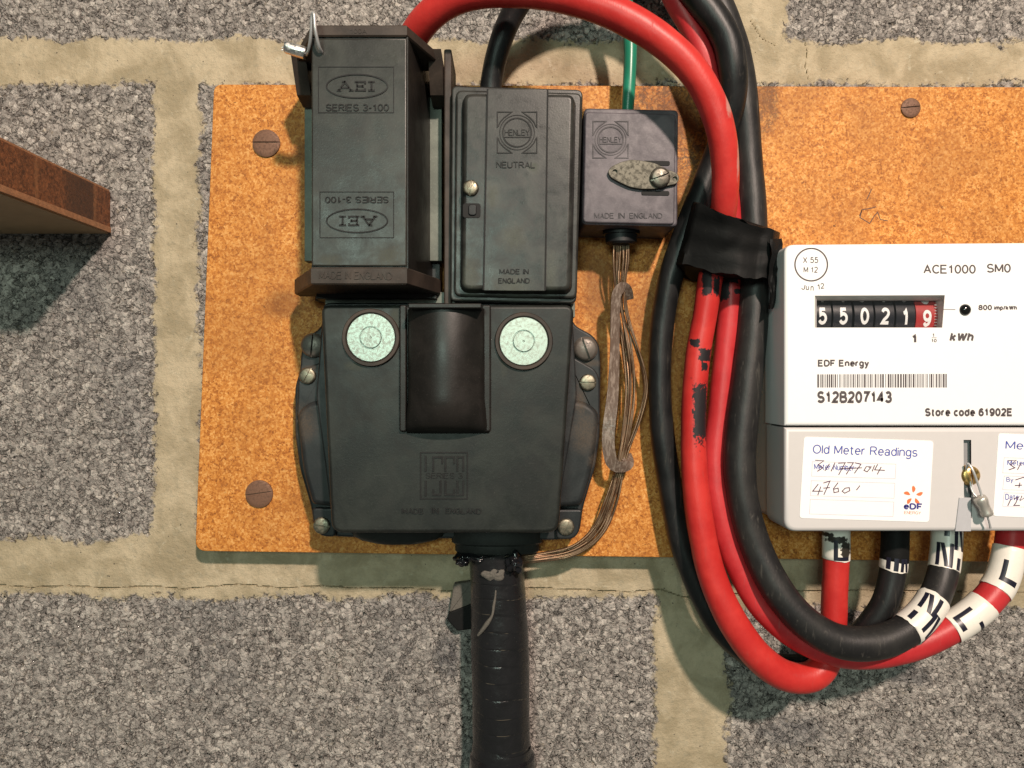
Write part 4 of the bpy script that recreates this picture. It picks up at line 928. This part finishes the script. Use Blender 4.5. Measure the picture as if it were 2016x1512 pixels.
pr('ACE1000', 1818, 520, 1921, 539, .012); pr('SM0', 1943, 519, 1990, 537, .012)
pr('EDF Energy', 1610, 708, 1711, 726, .03); pr('S12B207143', 1609, 769, 1756, 794, .03); pr('Store code 61902E', 1821, 803, 1992, 820, .035)
pr('1', 1796, 657, 1804, 674, .03); pr('kWh', 1869, 655, 1917, 672, .03, .25); pr('800', 1926, 600, 1953, 611, .03); pr('imp/kWh', 1957, 602, 2002, 612, .04)
m = MB(); text('1', (1836, 656), (1839, 656), (1836, 663), HM, None, None, t=Tt, bold=.02, mb=m); text('10', (1834, 667), (1844, 667), (1834, 674), HM, None, None, t=Tt, bold=.03, mb=m); m.ribbon([(1834, 665), (1844, 665)], 1, HM, Tt)
m.ribbon([(1857, 609), (1881, 609.5)], 1.2, HM, Tt); m.build('fraction_print', M['ink'], mt)
m = MB(); x = 1609.0; rb = random.Random(5)
while x < 1862:
    w = rb.choice([1.3, 1.3, 1.5, 2.6, 3.4]); m.ribbon([(x+w/2, 737+(1609-x)*.004), (x+w/2, 763)], w, HM, Tt); x += w+rb.choice([1.4, 1.5, 2.0, 3.0])
m.build('barcode', M['ink'], mt)
# stickers
def aff(TL, TR, BL):
    return lambda u, v: (TL[0]+(TR[0]-TL[0])*u+(BL[0]-TL[0])*v, TL[1]+(TR[1]-TL[1])*u+(BL[1]-TL[1])*v)
A = aff((1583, 860), (1838, 868), (1574, 1020))
m = MB(); m.solid(rpoly([A(0, 0), A(1, 0), A(1, 1), A(0, 1)], 7), HM-.1, HM+.22, .05); st = m.build('sticker', M['paper'], mt, label='left sticker headed Old Meter Readings')
HS = HM+.22
def tA(s_, u0, v0, u1, v1, mat, par, A_, bold=0, shear=0, name='lettering'): return text(s_, A_(u0, v0), A_(u1, v0), A_(u0, v1), HS, M[mat], par, t=.03, bold=bold, shear=shear, name=name)
tA('Old Meter Readings', .072, .09, .882, .235, 'blue', st, A, .003)
m = MB()
for v0, v1 in ((.30, .48), (.535, .72), (.765, .945)):
    u0 = .075; u1 = .72
    m.ribbon([A(u0, v0), A(u1, v0), A(u1, v1), A(u0, v1)], 1.0, HS, .03, True)
m.build('form_box', M['pinkline'], st)
tA('Meter Number:', .09, .325, .41, .40, 'blue', st, A, .01)
def hand(pls, w, par, f):
    m = MB()
    for pl in pls: m.ribbon([f(*p) for p in pl], w, HS+.03, .03)
    m.build('handwriting', M['pen'], par)
I = lambda u, v: (u, v)
def px(pls): return pls
hand([[(1605, 906), (1622, 907), (1611, 915), (1620, 921), (1609, 928)], [(1633, 913), (1624, 927)], [(1644, 911), (1636, 928)], [(1650, 912), (1664, 911), (1651, 935)], [(1668, 911), (1680, 911), (1666, 934)], [(1683, 911), (1695, 914), (1682, 932)], [(1653, 923), (1697, 921)],
      [(1706, 918), (1701, 926), (1707, 929), (1714, 921), (1706, 918), (1716, 919)], [(1722, 916), (1717, 928)], [(1728, 914), (1722, 925), (1742, 926)], [(1735, 919), (1727, 934)]], 1.8, st, I)
hand([[(1611, 953), (1600, 967), (1620, 967)], [(1616, 958), (1610, 975)], [(1621, 951), (1634, 947), (1622, 974)], [(1621, 961), (1634, 960)], [(1650, 950), (1641, 962), (1642, 970), (1651, 968), (1650, 961), (1642, 963)], [(1664, 961), (1658, 967), (1663, 971), (1673, 966), (1672, 960), (1664, 961)], [(1693, 956), (1686, 965)]], 1.8, st, I)
m = MB()
for a in range(5):
    a0 = -90+72*a; c_, s2 = math.cos(R(a0)), math.sin(R(a0)); pts = []
    for r_, w in ((6, 0), (10, 3.6), (14, 4.6), (18, 2.6), (20, -.5), (17, -2.6), (12, -2.4), (8, -1.6)):
        pts.append((1798+r_*c_-w*s2, 976+r_*s2+w*c_))
    m.solid(pts, HS-.05, HS+.03, 0)
m.build('logo_flower', M['orange'], st)
text('eDF', (1779, 990), (1815, 991), (1779, 1003), HS, M['navy'], st, t=.03, bold=.04); text('ENERGY', (1780, 1006), (1813, 1007), (1780, 1012), HS, M['orange'], st, t=.03)
B = aff((1966, 853), (2084, 858), (1955, 1016))
m = MB(); m.solid(rpoly([B(0, 0), B(1, 0), B(1, 1), B(0, 1)], 7), HM-.1, HM+.22, .05); s2_ = m.build('sticker', M['paper'], mt, label='right sticker partly cut off by the picture edge')
text('Meter', (1980, 868), (2052, 871), (1979, 884), HS, M['blue'], s2_, t=.03)
m = MB()
for y0, y1 in ((901, 931), (937, 964), (970, 997)): m.ribbon([(1977, y0), (2074, y0+3), (2072, y1+3), (1974, y1)], 1.0, HS, .03, True)
m.build('form_box', M['pinkline'], s2_)
for s_, x0, x1, y0, y1 in (('Meter', 1983, 2018, 906, 916), ('By:', 1981, 1997, 939, 951), ('Date:', 1979, 2008, 972, 984)): text(s_, (x0, y0), (x1, y0+1), (x0, y1), HS, M['blue'], s2_, t=.03, bold=.01)
hand([[(1984, 907), (2001, 906), (1989, 915), (1998, 921), (1986, 925)], [(2010, 912), (2003, 925)], [(1999, 945), (2014, 940), (2025, 941)], [(2008, 950), (2006, 960)], [(1998, 956), (2012, 955)], [(1990, 983), (1984, 996)], [(1996, 982), (2004, 979), (2000, 990), (1996, 995), (2008, 995)], [(2012, 976), (2008, 986), (2020, 978)]], 1.8, s2_, I)
screw(1905, 935, 20, 63.5, 3.6, -82, M['brass'], mt, 'cover_screw', .5, .2)
s3 = thing('meter_seal', 'silver wire seal with crimped ferrule hanging from the brass screw on the meter', 'seal', P(1905, 915, 68))
wire([(1903, 925, 67, 4.5), (1905, 911, 69, 4.5), (1915, 925, 71, 4.5), (1926, 955, 71, 4.5), (1934, 980, 71, 4.5), (1942, 1010, 71, 4), (1948, 1030, 70, 4), (1950, 1040, 69.5, 5)], M['wirecable'], s3, 'wire')
wire([(1910, 948, 67, 3.5), (1914, 968, 68, 3.5), (1930, 985, 70, 3.5)], M['wirecable'], s3, 'wire')
wire([(1928, 978, 71, 22), (1931, 985, 71, 26), (1937, 996, 71, 21), (1941, 1006, 71, 22), (1943, 1012, 71, 24), (1944, 1015, 71, 20)], metal('crimp_ferrule', (.55, .52, .47), .35, (.2, .17, .13), .5, .7), s3, 'ferrule', 20)
